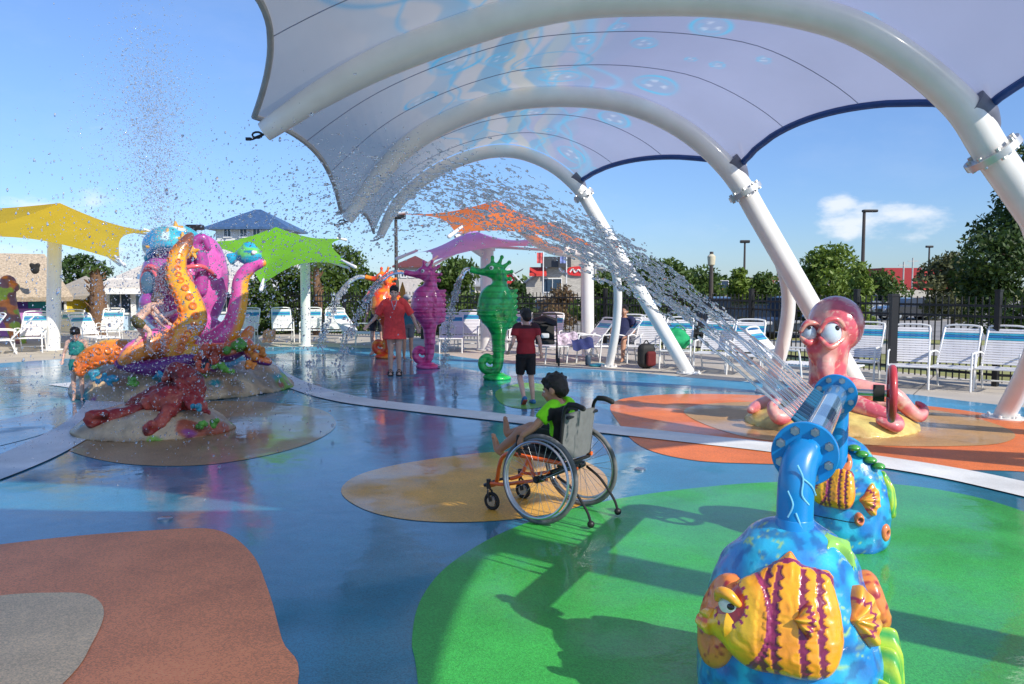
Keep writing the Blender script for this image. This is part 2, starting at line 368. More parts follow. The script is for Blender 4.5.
strip('white_line', gp((60, 384), (98, 390), (105, 402), (90, 422), (45, 448), (0, 468), (-90, 500)), [.4, .55, .6], .012, wht_r)
# jets in the pad; same cladding in a brighter red, sunlight painted into the wing
for (px, py), lb in zip(((310, 395), (165, 520), (455, 395), (640, 470)), ('flush steel floor jet beside the tan oval of the splash pad', 'flush steel floor jet in the blue above the terracotta patch', 'flush steel floor jet in front of the magenta seahorse', 'flush steel floor jet right of the wheelchair')):
    g_ = G(px, py); b = MB(); b.lathe([(.05, .0), (.05, .014), (.045, .017), (0, .017)], g_, 14)
    setp(b.build('floor_jet', steel, base=g_), lb, 'water jet', 'floor jets of the splash pad')
# ---------------------------------------------------------------- big arched canopy
cn = thing('arched_canopy', 'large fabric canopy printed with bubbles, stretched over white steel arches', 'canopy', (4.5, 11, 0))
A1px = [(991, 151), (962, 107), (912, 63), (840, 22), (770, 6), (700, -1), (646, -1), (600, 1), (546, 7), (463, 31), (380, 63), (320, 95), (264, 132)]
A2px = [(744, 190), (722, 162), (690, 134), (646, 110), (606, 100), (566, 97), (513, 100), (463, 115), (423, 135), (392, 160), (368, 190), (347, 220)]
A3px = [(583, 194), (566, 176), (543, 161), (515, 152), (490, 152), (460, 160), (430, 175), (405, 195), (390, 215), (380, 237)]
D1, D2, D3, D0 = 8.2, 11.5, 15.0, 4.9
def arcpts(px, d, n=60):
    P = catmull([V(a, b, d) for a, b in px], 10); 
    L_ = [0]
    for i in range(1, len(P)): L_.append(L_[-1]+(P[i]-P[i-1]).length)
    xs = np.linspace(0, L_[-1], n); arr = np.array([tuple(p) for p in P])
    return [Vector([float(np.interp(x, L_, arr[:, k])) for k in range(3)]) for x in xs]
a1, a2, a3 = arcpts(A1px, D1), arcpts(A2px, D2), arcpts(A3px, D3)
x_t = a1[-1].x; x_j = a1[0].x
a0 = [Vector((x_t+(p.x-x_t)*(6.95-x_t)/(x_j-x_t), D0, p.z*1.12)) for p in a1]
a_added = [Vector((x_t+(p.x-x_t)*(3.7-x_t)/(x_j-x_t), 1.6, p.z*1.22)) for p in a1]  # extra bay added overhead out of view, narrowed to shape its shade
arcs = [a_added, a0, a1, a2, a3]
feet = [G(1201, 446), G(872, 402), G(700, 379)]; feet = [Vector((5.2, 1.6, 0)), Vector((9.0, 4.9, 0))]+[Vector((f.x, d, 0)) for f, d in zip(feet, (D1, D2, D3))]
cfeet = [Vector((5.6, .2, 0)), Vector((7.9, 6.6, 0)), G(1003, 418), G(768, 392), G(609, 367)]
rad = [.17, .17, .165, .143, .118]; flange_m = mat('galvanised_flange', (.62, .62, .6), .35, metal=.6, var=.1)
for i, a in enumerate(arcs):
    ft = feet[i]; r = rad[i]
    j = a[0]; d = (ft-j)
    pts = [ft, ft-d*.45, j+d*.12, j]+a[4:-1:5]+[a[-1]]
    MB().tube(pts, [r*1.05]*4+[r]*8+[r*.85, r*.6], 20, 7).build('arch_tube', white_steel, cn)
    # curved second leg leaving the strut
    s0 = j+d*.06; cf = cfeet[i]
    side = (cf-ft); side.z = 0
    c1 = s0*.72+cf*.28; c1 = Vector((c1.x, c1.y, s0.z*.78)); mid = s0*.42+cf*.58
    def off(t): return s0.lerp(cf, t)
    bulge = Vector((.42, 0, 0))*(r/.16)
    pts = [s0, off(.2)+bulge*.75, off(.45)+bulge*1.15, off(.72)+bulge*.8, cf]
    MB().tube(pts, [r*.72]*4, 16, 8).build('curved_leg', white_steel, cn)
    for f_, rr in ((ft, r*1.05), (cf, r*.75)):
        b = MB(); b.lathe([(rr*1.9, 0), (rr*1.9, .02), (0, .02)], (f_.x, f_.y, .0), 20)
        for k in range(6): b.lathe([(.02, .0), (.02, .05), (0, .055)], (f_.x+rr*1.55*math.cos(k), f_.y+rr*1.55*math.sin(k), .0), 8)
        b.build('base_plate', white_steel, cn)
    # bolted flange + fabric clamp
    n_ = d.normalized(); c0 = j+n_*.03; M = frame(n_)
    b = MB(); b.lathe([(r, -.035), (r*1.7, -.035), (r*1.7, -.004), (r*1.7, .004), (r*1.7, .035), (r, .035)], c0, 26, M)
    for k in range(8):
        q = c0+M@Vector((r*1.38*math.cos(k*PI/4+.3), r*1.38*math.sin(k*PI/4+.3), 0)); b.tube([q-n_*.065, q+n_*.065], .024, 8)
    b.build('bolted_flange', flange_m, cn)
    up = Vector((.6, 0, .8)); q = j-n_*.28+up*r*1.1
    b = MB(); b.tube([q, q+Vector((.02, 0, .1)), q+Vector((-.03, .0, .3))], [.03, .03, .03], 8); b.box(q, (.1, .12, .12), M)
    b.build('cable_clamp', flange_m, cn)
    e = a[-1]; b = MB(); b.tube([e+Vector((.05, 0, .0)), e+Vector((-.12, 0, -.07)), e+Vector((-.17, 0, -.07))], .014, 8); b.tube([e+Vector((-.02+.05*math.cos(a)-.05, 0, .03*math.sin(a)-.03)) for a in [k*PI/5 for k in range(10)]], .011, 6, closed=True); b.box(e+Vector((-.16, 0, -.07)), (.05, .03, .03))
    b.build('tension_shackle', black_metal if i != 4 else flange_m, cn)
# fabric: saddle panels between the arches
fm, nt, pb = newmat('printed_canopy_mesh'); N = nt.nodes; L = nt.links
at = N.new('ShaderNodeAttribute'); at.attribute_name = 'Col'
tcx = N.new('ShaderNodeTexCoord'); nn = N.new('ShaderNodeTexNoise'); nn.inputs['Scale'].default_value = .8; nn.inputs['Detail'].default_value = 5; L.new(tcx.outputs['Object'], nn.inputs['Vector'])
mr_ = N.new('ShaderNodeMapRange'); mr_.inputs[1].default_value = .3; mr_.inputs[2].default_value = .7; mr_.inputs[3].default_value = .93; mr_.inputs[4].default_value = 1.05; L.new(nn.outputs['Fac'], mr_.inputs[0])
sc_ = N.new('ShaderNodeVectorMath'); sc_.operation = 'SCALE'; L.new(at.outputs['Color'], sc_.inputs[0]); L.new(mr_.outputs[0], sc_.inputs['Scale'])
L.new(sc_.outputs[0], pb.inputs['Base Color']); pb.inputs['Roughness'].default_value = .75
trn = N.new('ShaderNodeBsdfTranslucent'); L.new(sc_.outputs[0], trn.inputs['Color'])
tp = N.new('ShaderNodeBsdfTransparent')
m1 = N.new('ShaderNodeMixShader'); m1.inputs[0].default_value = .66; L.new(pb.outputs[0], m1.inputs[1]); L.new(trn.outputs[0], m1.inputs[2])
m2 = N.new('ShaderNodeMixShader'); m2.inputs[0].default_value = .06; L.new(m1.outputs[0], m2.inputs[1]); L.new(tp.outputs[0], m2.inputs[2])
L.new(m2.outputs[0], N['Material Output'].inputs['Surface'])
edgem = mat('blue_canopy_hem', (.02, .07, .25), .6)
seam_m = mat('seam_tape', (.24, .26, .36), .7)
BUB = [(-.0, 0)]
def print_color(co):
    """the printed mesh: lavender water on the right, shaded underside painted warm grey on the left, with a jelly and bubbles"""
    # unroll on the plan: x across, y along
    x, y = co[:, 0], co[:, 1]
    c = np.tile(A(.40, .43, .57), (len(co), 1))
    nzv = vnoise(co, 1.1, 3)*.6+vnoise(co, 2.7, 5)*.4
    left = sstep(1.2, -.2, x+.10*(y-11)+.5*(nzv-.5)*2)
    c = mixc(c, A(.66, .63, .57), left)  # grey-beige puts the shade of the left underside into the colour
    bell = np.exp(-((x+.1)/.9)**2)*sstep(.35, .65, .5+.5*np.sin(x*9+2.2*np.sin(y*1.3)+nzv*5))
    c = mixc(c, A(.16, .44, .60), bell*.75)
    bell2 = np.exp(-((x-.2)/.5)**2)*sstep(.5, .7, .5+.5*np.sin(x*13+1.7*np.sin(y*1.9+1)))
    c = mixc(c, A(.62, .60, .46), bell2*.6)
    # trailing arm
    xa = 1.1+.28*np.sin(y*1.8)+.12*np.sin(y*4.1); c = mixc(c, A(.25, .58, .78), np.exp(-((x-xa)/.06)**2)*.6)
    for ctr, br in BUBS:
        br = br*1.0; w3 = np.linalg.norm(co-ctr, axis=1)/(br*1.25); m = w3 < 1.6
        if not m.any(): continue
        q = co[m]-ctr; d = w3[m]; a_ = np.arctan2(q[:, 1], q[:, 0])
        ring = np.exp(-((d-.88)/.10)**2)*(.6+.4*np.sin(a_*2+br*40))+.35*np.exp(-((d-.5)/.12)**2)*(np.sin(a_+br*60) > 0)+.16*(d < .9)
        cm = mixc(c[m], A(.12, .60, .82), np.clip(ring*.85, 0, 1)); cm = mixc(cm, A(.9, .92, .92), np.exp(-((d-.35)/.12)**2)*(np.sin(a_*3+1) > .4)*.45); c[m] = cm
    # fine outlines of the bell and its arms
    for k in range(7):
        xk = -.9+.32*k+.16*np.sin(y*(1.4+.15*k)+k)+.06*np.sin(y*5.3+2*k); c = mixc(c, A(.20, .56, .74), np.exp(-((x-xk)/.022)**2)*.7*(x < 1.6))
    for cx_, cy_, rx_, ry_ in ((-.9, 6.6, .75, .9), (-.9, 6.6, .52, .66), (.1, 7.0, .35, .8), (.5, 10.2, .5, .35)):
        e_ = np.abs(np.sqrt(((x-cx_)/rx_)**2+((y-cy_)/ry_)**2)-1); c = mixc(c, A(.16, .46, .62), np.exp(-(e_/.045)**2)*.75)
    return np.clip(c*1.0, 0, .95)
def surf(i, u, v):
    """u 0 at the right-hand joint .. 1 at the left tip"""
    P, Q = arcs[i], arcs[i+1]; n = len(P)-1
    w_ = 4*v*(1-v); lo = .045+.055*w_; hi = 1-.035*w_
    if i <= 1: lo = .045+.045*w_; hi = 1-.075*w_
    s_ = lo+(hi-lo)*u; s_ = min(max(s_, 0), 1)*n; k = min(int(s_), n-1); f = s_-k
    p = P[k].lerp(P[k+1], f); q = Q[k].lerp(Q[k+1], f)
    r = rad[i]*(1-v)+rad[i+1]*v
    p = p.lerp(q, v); t = (P[min(k+1, n)]-P[k]).normalized(); nrm = Vector((t.z, 0, -t.x)); nrm = nrm if nrm.z > 0 else -nrm
    return p+nrm*(r+.02)-Vector((0, 0, 1))*w_*.10*math.sin(PI*min(max(u, 0), 1))
BUBS = []
_cand = [(i, surf(i, u/80, v/30)) for i in range(4) for u in range(81) for v in range(31)]
def toproj(p): 
    r = p-Vector((0, 0, CH)); dz = r.dot(FW); return CX+FPX*r.x/dz, CY-FPX*r.dot(UP)/dz
_pr = [(toproj(p), p) for i, p in _cand if p.y > .5]
for bx, by, br in ((655, 86, .27), (643, 45, .14), (708, 28, .20), (616, 120, .22), (560, 75, .26), (531, 113, .16), (572, 154, .24), (716, 68, .08), (595, 172, .1), (530, 68, .10), (548, 130, .09), (620, 26, .10), (500, 60, .16), (760, 60, .07), (668, 120, .09), (585, 40, .12), (455, 60, .3), (420, 100, .2), (510, 140, .12), (690, 60, .06), (800, 14, .1), (870, 20, .12)):
    BUBS.append((np.array(tuple(min(_pr, key=lambda q: (q[0][0]-bx)**2+(q[0][1]-by)**2)[1])), br))
for i in range(4):
    nu, nv_ = 300, 110; b = MB()
    b.v = [tuple(surf(i, u/nu, v/nv_)) for v in range(nv_+1) for u in range(nu+1)]
    b.f = [(v*(nu+1)+u, v*(nu+1)+u+1, (v+1)*(nu+1)+u+1, (v+1)*(nu+1)+u) for v in range(nv_) for u in range(nu)]
    b.build('fabric_panel', fm, cn, paint=print_color, sharp=0)
    b = MB()
    for v0, v1 in ((0, 1),):
        b.tube([surf(i, 0, v/24) for v in range(25)], .045, 8)
    b.build('hem', edgem, cn)
    b = MB(); b.tube([surf(i, 1, v/24) for v in range(25)], .03, 8); b.build('hem', mat('grey_hem', (.42, .41, .4), .7), cn)
    b = MB()
    for v in (1/3, 2/3):
        b.tube([surf(i, u/40, v)-Vector((0, 0, .004)) for u in range(41)], .0045, 6)
    b.build('seam', seam_m, cn)
    # fabric cone covering the joint
for i in range(1, 5):
    j = arcs[i][0]; r = rad[i]
    b = MB(); d = (feet[i]-j).normalized(); jj = arcs[i][2]; up = Vector((.7, 0, .7))*r
    b.tube([jj-d*.22+up*.35, jj-d*.02+up*.75, jj+d*.16+up*.9], [r*1.12, r*.9, r*.25], 14, 4)
    b.build('corner_pocket', mat('grey_pocket', (.13, .14, .19), .5), cn)

# ---------------------------------------------------------------- sail umbrellas
def sail_mat(nm, c, tl=.6): return mat(nm, c, .75, var=.06, scale=2, transl=tl)
def hypar(b, apex, C, sag=.12, n=18):
    """four corners round an apex, edges drawn in"""
    k = len(C)
    for i in range(k):
        a, c = C[i], C[(i+1) % k]; vs = []; fs = []
        mid = (a+c)*.5
        for u in range(n+1):
            for v in range(n+1):
                t = v/n; e = a.lerp(c, t); e = e.lerp(apex, .22*4*t*(1-t)*.9)
                s_ = u/n; p = apex.lerp(e, s_); p = p-Vector((0, 0, 1))*sag*math.sin(PI*s_)
                vs.append(p)
        for u in range(n):
            for v in range(n): fs.append((u*(n+1)+v, (u+1)*(n+1)+v, (u+1)*(n+1)+v+1, u*(n+1)+v+1))
        b.add(vs, fs)
    return b
def umbrella(nm_mat, label, col, base, apex, C, arms, colr=.13, coltop=None, kink=None):
    t = thing('shade_umbrella', label, 'shade umbrella', (base.x, base.y, 0), 'fabric shade umbrellas round the splash pad')
    top = coltop or Vector((base.x, base.y, apex.z))
    MB().tube([base, top], colr, 16).build('column', white_steel, t)
    MB().lathe([(colr*1.6, 0), (colr*1.6, .03), (0, .03)], base, 16).build('foot_plate', white_steel, t); b = MB(); b.lathe([(0, 0), (colr*1.25, 0), (colr*1.25, .12), (0, .14)], top-Vector((0, 0, .05)), 16); b.build('column_cap', white_steel, t)
    if kink:
        MB().tube([top-Vector((0, 0, .15))]+kink+[apex-Vector((0, 0, .1))], [colr*.8, colr*.75, colr*.6], 14, 6).build('mast_arm', white_steel, t)
    for c in arms:
        MB().tube([apex-Vector((0, 0, .42)), c-Vector((0, 0, .10))], [.04, .03], 10).build('rib', white_steel, t)
    hypar(MB(), apex, C).build('fabric', sail_mat(nm_mat, col, .85 if nm_mat == 'added_sail' else .6), t, sharp=0)
    for c in C:
        d = (c-apex).normalized(); MB().tube([c-d*.3, c+d*.25], [.03, .045], 10, round_=True).build('corner_fitting', white_steel, t)
    return t
umbrella('yellow_sail', 'yellow fabric shade umbrella on a white centre column at far left', (.76, .56, .05), G(53, 350), V(60, 203, 21), [V(-70, 237, 19), V(120, 261, 18.5), V(153, 232, 23.5), V(-90, 206, 24)], [V(120, 261, 18.5), V(-70, 237, 19), V(153, 232, 23.5)], .17, V(55, 215, 21))
umbrella('lime_sail', 'lime green shade umbrella on a white side post behind the big octopus', (.28, .68, .05), G(306, 346), V(276, 227, 21.5), [V(196, 243, 20), V(262, 285, 18.5), V(349, 264, 19.5), V(342, 239, 25)], [V(262, 285, 18.5), V(349, 264, 19.5), V(196, 243, 20)], .13, V(305, 258, 21.5), [V(285, 250, 21.2), V(272, 240, 21.3)])
umbrella('orange_sail', 'bright orange shade umbrella on a white side post, behind the canopy legs', (.98, .28, .08), G(588, 356), V(497, 200, 18.5), [V(396, 214, 19.5), V(455, 232, 17), V(600, 249, 17.3), V(560, 224, 21)], [V(600, 249, 17.3), V(455, 232, 17)], .15, V(587, 246, 18.5), [V(550, 249, 18.5), V(520, 228, 18.6)])
umbrella('purple_sail', 'lilac shade umbrella behind the green seahorse, under the orange one', (.72, .50, 1.0), G(487, 350), V(470, 229, 20.5), [V(406, 255, 20), V(432, 261, 18.5), V(548, 246, 19), V(536, 240, 23)], [V(432, 261, 18.5), V(548, 246, 19)], .17, V(487, 249, 20.5), [V(472, 245, 20.4), V(468, 238, 20.5)])
t = umbrella('added_sail', 'sand coloured shade umbrella added out of view to shade the near-left pad', (.90, .80, .66), Vector((2.2, -1.2, 0)), Vector((2.0, -.2, 4.0)), [Vector((3.7, -3.0, 3.3)), Vector((3.6, 2.8, 3.3)), Vector((-4.2, 3.5, 3.3)), Vector((-3.4, -3.0, 3.3))], [], .13)  # unseen umbrella, added only for the shade it throws on the near-left pad

# ---------------------------------------------------------------- chairs
blue_strap = mat('blue_strap', (.03, .17, .42), .45); teal_strap = mat('teal_strap', (.05, .35, .48), .45); strapw = mat('white_strap', (.74, .73, .74), .4, var=.06)
def make_chair(long=0):
    """origin on the floor, front towards -Y"""
    t = thing('lounge_chair', 'x', 'lounge chair')
    W = .275; r = .016; zs = .36
    sf = -.30-long; f = MB()
    bt = Vector((0, .70, .98)) if not long else Vector((0, .72, .92))
    for s in (-1, 1):
        x = s*W
        f.tube([(x, sf, zs), (x, .22, zs-.02), (x, .26, zs+.02), (x*.98, bt.y-.02, bt.z-.06), (x*.9, bt.y, bt.z)], r, 8, 3)
        f.tube([(x, .35, .0), (x*1.0, .22, zs-.02)], r, 8)
        # arm
        f.tube([(x*1.1, sf+.04+long, 0), (x*1.08, sf+.10+long, .54), (x*1.08, sf+.18+long, .59), (x*1.08, .2, .59), (x*1.02, .36, .55)], r, 8, 3)
        if long: f.tube([(x, sf+.05, 0), (x, sf+.08, zs)], r, 8)
    f.tube([(-W*.9, bt.y, bt.z), (-W*.5, bt.y+.01, bt.z+.02), (W*.5, bt.y+.01, bt.z+.02), (W*.9, bt.y, bt.z)], r, 8, 3)
    for y, z in ((sf, zs), (.35, .12), (.22, zs-.02)): f.tube([(-W, y, z), (W, y, z)], r*.9, 8)
    f.build('frame', white_frame, t, world=False)
    bk = [MB(), MB(), MB()]; n = 15
    p0 = Vector((0, .27, zs+.05)); p1 = bt-Vector((0, .01, .05))
    for i in range(n):
        q = p0.lerp(p1, i/(n-1)); d = (p1-p0).normalized(); M = frame(d, (1, 0, 0)).copy()
        k = 0
        if i in (10, 12): k = 1
        if i in (11, ): k = 2
        if i == 9: k = 2 if False else 0
        bk[k].box(q, (W*2+.035, .012, .036), Matrix((Vector((1, 0, 0)), d.cross(Vector((1, 0, 0))), d)).transposed())
    sb = MB(); ns = int((.5+long)/.055)
    for i in range(ns): sb.box((0, sf+.03+i*.055, zs+.004), (W*2+.035, .038, .012))
    bk[0].build('back_straps', strapw, t, world=False); bk[1].build('teal_stripe', teal_strap, t, world=False); bk[2].build('blue_stripe', blue_strap, t, world=False)
    sb.build('seat_straps', strapw, t, world=False)
    return t
proto_c = make_chair(); proto_l = make_chair(.75); used = {proto_c.name: 0, proto_l.name: 0}
GRP = 'strap lounge chairs along the fence'
def chair(px, py, rz, label, kind=0):
    p = proto_l if kind else proto_c; g = G(px, py)
    if not used[p.name]: used[p.name] = 1; p.location = g; p.rotation_euler = (0, 0, rz); c = p
    else: c = copy_tree(p, loc=g, rz=rz)
    c.rotation_euler.z += random.uniform(-.14, .14); c['label'] = label; c['group'] = GRP; return c
R = math.radians
chair(998, 391, R(-37), 'white strap chair at far right, half behind the leaning canopy leg')
chair(952, 389, R(-34), 'white strap chair second from the right along the black fence')
chair(908, 387, R(-32), 'white strap chair third from the right, before the taller gate post')
chair(858, 381, R(-29), 'white strap chair just right of the pink octopus head')
chair(793, 384, R(50), 'low white chaise lounge showing left of the pink octopus head', 1)
chair(745, 374, R(-22), 'white strap chair seen through spray beside the slim curved canopy leg')
chair(712, 371, R(-20), 'white strap chair seen through spray right of the green bag')
chair(676, 368, R(-18), 'white strap chair with a green bag hung over its back')
chair(644, 363, R(-17), 'white strap chair behind the black and red backpack')
chair(628, 361, R(-16), 'white strap chair just right of the curved white canopy leg')
chair(606, 361, R(-69), 'white chaise lounge turned sideways, left of the curved canopy leg', 1)
chair(580, 361, R(-59), 'white chaise lounge with a towel, beside the stroller', 1)
chair(548, 356, R(-11), 'white strap chair behind the stroller')
chair(520, 354, R(-9), 'white strap chair right of the green seahorse')
chair(467, 349, R(3), 'white strap chair between the magenta and green seahorses')
chair(452, 350, R(7), 'white chaise lounge right of the magenta seahorse', 1)
chair(400, 347, R(7), 'white strap chair partly hidden by the woman in red')
chair(357, 345, R(50), 'white chaise lounge behind the orange seahorse jet', 1)
chair(335, 343, R(10), 'white strap chair behind the falling water of the orange seahorse')
chair(311, 342, R(12), 'white strap chair at the foot of the lime umbrella post')
chair(283, 342, R(12), 'white strap chair left of the lime umbrella post')
chair(246, 343, R(13), 'white strap chair right of the pink tentacle')
chair(198, 345, R(16), 'white strap chair behind the big octopus')
chair(110, 344, R(19), 'white strap chair behind the orange tentacles')
chair(92, 350, R(55), 'white chaise lounge right of the girl in green', 1)
chair(68, 348, R(21), 'white strap chair just right of the yellow umbrella column')
chair(31, 352, R(22), 'white strap chair just left of the yellow umbrella column')
chair(0, 354, R(-64), 'white chaise lounge cut by the left edge', 1)
chair(-30, 356, R(-39), 'white strap chair outside the left edge')

# ---------------------------------------------------------------- fence
def fence(pts, label, hgt=1.42):
    t = thing('metal_fence', label, 'fence', (pts[0].x, pts[0].y, 0), 'black picket fence runs')
    pk = MB(); first = True
    for a, c in zip(pts, pts[1:]):
        d = c-a; n = int(d.length/.115); u = d.normalized(); M = frame(Vector((0, 0, 1)), u)
        for i in range(n):
            pk.box(a+u*(i*.115+.03)+Vector((0, 0, hgt/2+.05)), (.018, .018, hgt), M)
        for z in (.18, hgt-.28, hgt-.1): pk.box((a+c)*.5+Vector((0, 0, z)), (d.length, .034, .04), M)
        m = max(1, round(d.length/2.75))
        for i in range(m+(c is pts[-1])):
            q = a+u*d.length*i/m
            b = MB(); b.box(q+Vector((0, 0, hgt*.55)), (.085, .085, hgt*1.1), M); b.box(q+Vector((0, 0, hgt*1.11)), (.1, .1, .03), M); b.build('post', black_metal, t)
    pk.build('pickets', black_metal, t); return t
F = [Vector((15.5, 8.6, 0)), Vector((11.8, 10.7, 0)), Vector((8.0, 13.1, 0)), Vector((2.6, 22.2, 0))]
fence(F, 'black metal picket fence behind the chairs on the right')
fence([Vector((2.6, 22.2, 0)), Vector((-8.2, 27.5, 0))], 'black metal picket fence behind the seahorses')
b = MB(); q = V(893, 330, 13.2); b.box((q.x, q.y, .74), (.11, .11, 1.48)); b.box((q.x, q.y, 1.5), (.13, .13, .04)); setp(b.build('gate_post', black_metal, base=(q.x, q.y, 0)), 'taller black gate post rising above the right-hand fence', 'post')
# ---------------------------------------------------------------- the fish fountain (two painted rocks joined by a pipe)
ROCKB, ROCKL = A(.012, .19, .58), A(.03, .44, .70)
def rock_paint(co):
    n1 = vnoise(co, 12, 1); n2 = vnoise(co, 30, 2); n3 = vnoise(co, 19, 7)
    c = mixc(np.tile(ROCKB, (len(co), 1)), ROCKL, sstep(.35, .7, n1))
    c = mixc(c, A(.40, .62, .12), sstep(.035, .012, np.abs(n3-.55))*sstep(.4, .5, vnoise(co, 6, 11))*.8)
    c = mixc(c, A(.02, .07, .30), sstep(.60, .70, n2)*.6)
    return c
def rock_disp(co): return (vnoise(co, 5, 4)-.5)*.05+(vnoise(co, 13, 9)-.5)*.018
YEL, ORG, PUR, RED_ = A(.84, .38, .015), A(.78, .20, .02), A(.13, .01, .05), A(.55, .05, .03)
def relief(poly, T, rr, mapf, paint, name, m, parent, res=.006, bump=None):
    """a swelling relief: outline poly in (s,t) metres, T height, rr rounding width"""
    P = np.array([tuple(p)[:2] for p in catmull([Vector((a, b, 0)) for a, b in poly], 6, True)])
    lo = P.min(0)-.02; hi = P.max(0)+.02
    xs = np.arange(lo[0], hi[0], res); ys = np.arange(lo[1], hi[1], res)
    X, Y = np.meshgrid(xs, ys); pts = np.stack([X.ravel(), Y.ravel()], 1)
    Q = np.roll(P, -1, 0); D = np.full(len(pts), 1e9); ins = np.zeros(len(pts), bool)
    for a, c in zip(P, Q):
        e = c-a; l2 = (e**2).sum()+1e-12; tt = np.clip(((pts-a)@e)/l2, 0, 1); D = np.minimum(D, np.hypot(*(pts-a-tt[:, None]*e).T))
        cond = ((a[1] > pts[:, 1]) != (c[1] > pts[:, 1])); xi = a[0]+(pts[:, 1]-a[1])/(c[1]-a[1]+1e-12)*e[0]; ins ^= cond & (pts[:, 0] < xi)
    d = np.where(ins, D, -D); q = np.clip(d/rr, 0, 1); h = np.where(d > 0, T*np.sqrt(1-(1-q)**2), d*4)
    col, hb = paint(pts, d); h = h+np.where(d > 0, hb*np.clip(d/.01, 0, 1), 0)
    V3 = mapf(pts[:, 0], pts[:, 1], h); keep = (d > -.014); nx = len(xs); ny = len(ys)
    idx = np.arange(nx*ny).reshape(ny, nx); k = keep.reshape(ny, nx)
    ok = k[:-1, :-1] & k[1:, :-1] & k[:-1, 1:] & k[1:, 1:]
    f = np.stack([idx[:-1, :-1][ok], idx[:-1, 1:][ok], idx[1:, 1:][ok], idx[1:, :-1][ok]], 1)
    u, inv = np.unique(f, return_inverse=True); f = inv.reshape(f.shape)
    b = MB(); b.v = [tuple(x) for x in V3[u]]; b.f = [tuple(int(z) for z in x) for x in f]; cc = col[u]
    return b.build(name, m, parent, paint=lambda co: cc, sharp=0)
def fish_paint(pts, d):
    s, t = pts[:, 0], pts[:, 1]; n = vnoise(np.stack([s, t, s*0], 1), 30, 2)
    c = mixc(np.tile(YEL, (len(s), 1)), A(.80, .28, .02), sstep(.3, .8, n)*.7+sstep(.05, -.14, t)*.35)
    hb = np.zeros(len(s))
    # body stripes with a toothed edge
    for k, x0 in enumerate((-.075, -.03, .055, .115)):
        cx = x0+.10*(t)**2*4-.01*k+.05*(t > 9); wv = .011+.006*np.abs(np.mod(t*34, 1)-.5)*2
        m = (np.abs(s-cx) < wv*.62) & (s > -.085) & (t < .15) & (t > -.2)
        teeth = (s-cx > 0) & (s-cx < .021*(1-np.abs(np.mod(t*30, 1)-.5)*2)) & (s > -.085) & (t < .135)
        m = m | teeth
        c = np.where(m[:, None], PUR*1.5, c); hb = hb-np.where(m, .004, 0)
    # dorsal band: dark arc between back and fin
    rr_ = np.hypot((s-.01)/.235, (t+.03)/.235)
    band = np.abs(rr_-.86-.02*np.sin(s*120)) < .045
    band &= (t > .02); c = np.where(band[:, None], PUR*1.8, c); hb -= np.where(band, .004, 0)
    finz = (rr_ > .9) & (t > .04); c = np.where(finz[:, None], YEL*A(1, .95, 1)*(1+.1*np.sin(s*90))[:, None], c); hb -= np.where(finz, .018, 0)
    # head plate
    hd = np.hypot((s+.165)/.115, (t+.03)/.165); head = hd < 1
    c = np.where(head[:, None], mixc(np.tile(A(.82, .50, .02), (len(s), 1)), A(.80, .30, .02), sstep(.5, 1, hd)), c); hb += np.where(head, .016*np.sqrt(np.clip(1-hd**2, 0, 1))+.004, 0)
    rim_ = (hd > .95) & (hd < 1.08) & (s > -.2); c = np.where(rim_[:, None], PUR*2, c)
    # eye socket
    ed = np.hypot((s+.175)/.052, (t+.0)/.056); sock = (ed < 1.12); c = np.where(sock[:, None], A(.42, .04, .04), c); hb -= np.where(sock, .004, 0)
    lash = (ed < 1.35) & (np.sin(np.arctan2(t, s+.175)*16) > .3); c = np.where((lash & ~sock)[:, None], PUR*2.4, c)
    lips = (s < -.245); c = np.where(lips[:, None], mixc(np.tile(A(.8, .52, .04), (len(s), 1)), A(.75, .12, .03), sstep(.012, .004, np.abs(t+.075))), c)
    hb += np.where(lips, .02*sstep(.004, .02, np.abs(t+.075)), 0)
    c = mixc(c, A(.75, .10, .05), sstep(.016, .0, d)*.75)
    return c, hb+.0012*np.sin(n*14)
def fin_paint(pts, d):
    s, t = pts[:, 0], pts[:, 1]; a = np.arctan2(t, s+.055); r = np.hypot(s+.055, t)
    rib = .5+.5*np.cos(a*14); c = mixc(np.tile(A(.75, .24, .03), (len(s), 1)), A(.9, .5, .05), rib)
    m = (np.abs(r-.075-.006*np.sin(a*28)) < .008); c = np.where(m[:, None], PUR*2, c)
    c = mixc(c, RED_, sstep(.012, 0, d)*.6)
    return c, rib*.012
def star_paint(pts, d):
    s, t = pts[:, 0], pts[:, 1]; n = vnoise(np.stack([s, t, t*0], 1), 60, 5)
    return mixc(np.tile(A(.72, .22, .05), (len(s), 1)), A(.35, .03, .04), sstep(.55, .75, n)), n*.004
def leaf_paint(pts, d):
    s, t = pts[:, 0], pts[:, 1]; r = .5+.5*np.cos(s*150+np.abs(t)*40)
    return mixc(np.tile(A(.05, .36, .08), (len(s), 1)), A(.45, .62, .05), r), r*.008
P0 = Vector((1.08, 3.02, 0)); P1 = Vector((2.16, 5.12, 0))
ft = thing('fish_fountain', 'painted water cannon, blue rocks with striped yellow fish joined by a bolted blue pipe', 'water feature', (P0.x, P0.y, 0))
PROF = ((1.0, 0.0), (1.03, .03), (1.03, .22), (1.0, .40), (.93, .56), (.82, .70), (.66, .83), (.44, .94), (.22, .99), (.02, 1.0))
def rock(P, rx, ry, h, seedoff):
    b = MB(); b.rings([[Vector((P.x+rx*s_*math.cos(a), P.y+ry*s_*math.sin(a), z)) for a in [2*PI*k/32 for k in range(32)]] for s_, z in [(r_, z_*h) for r_, z_ in PROF]])
    return b
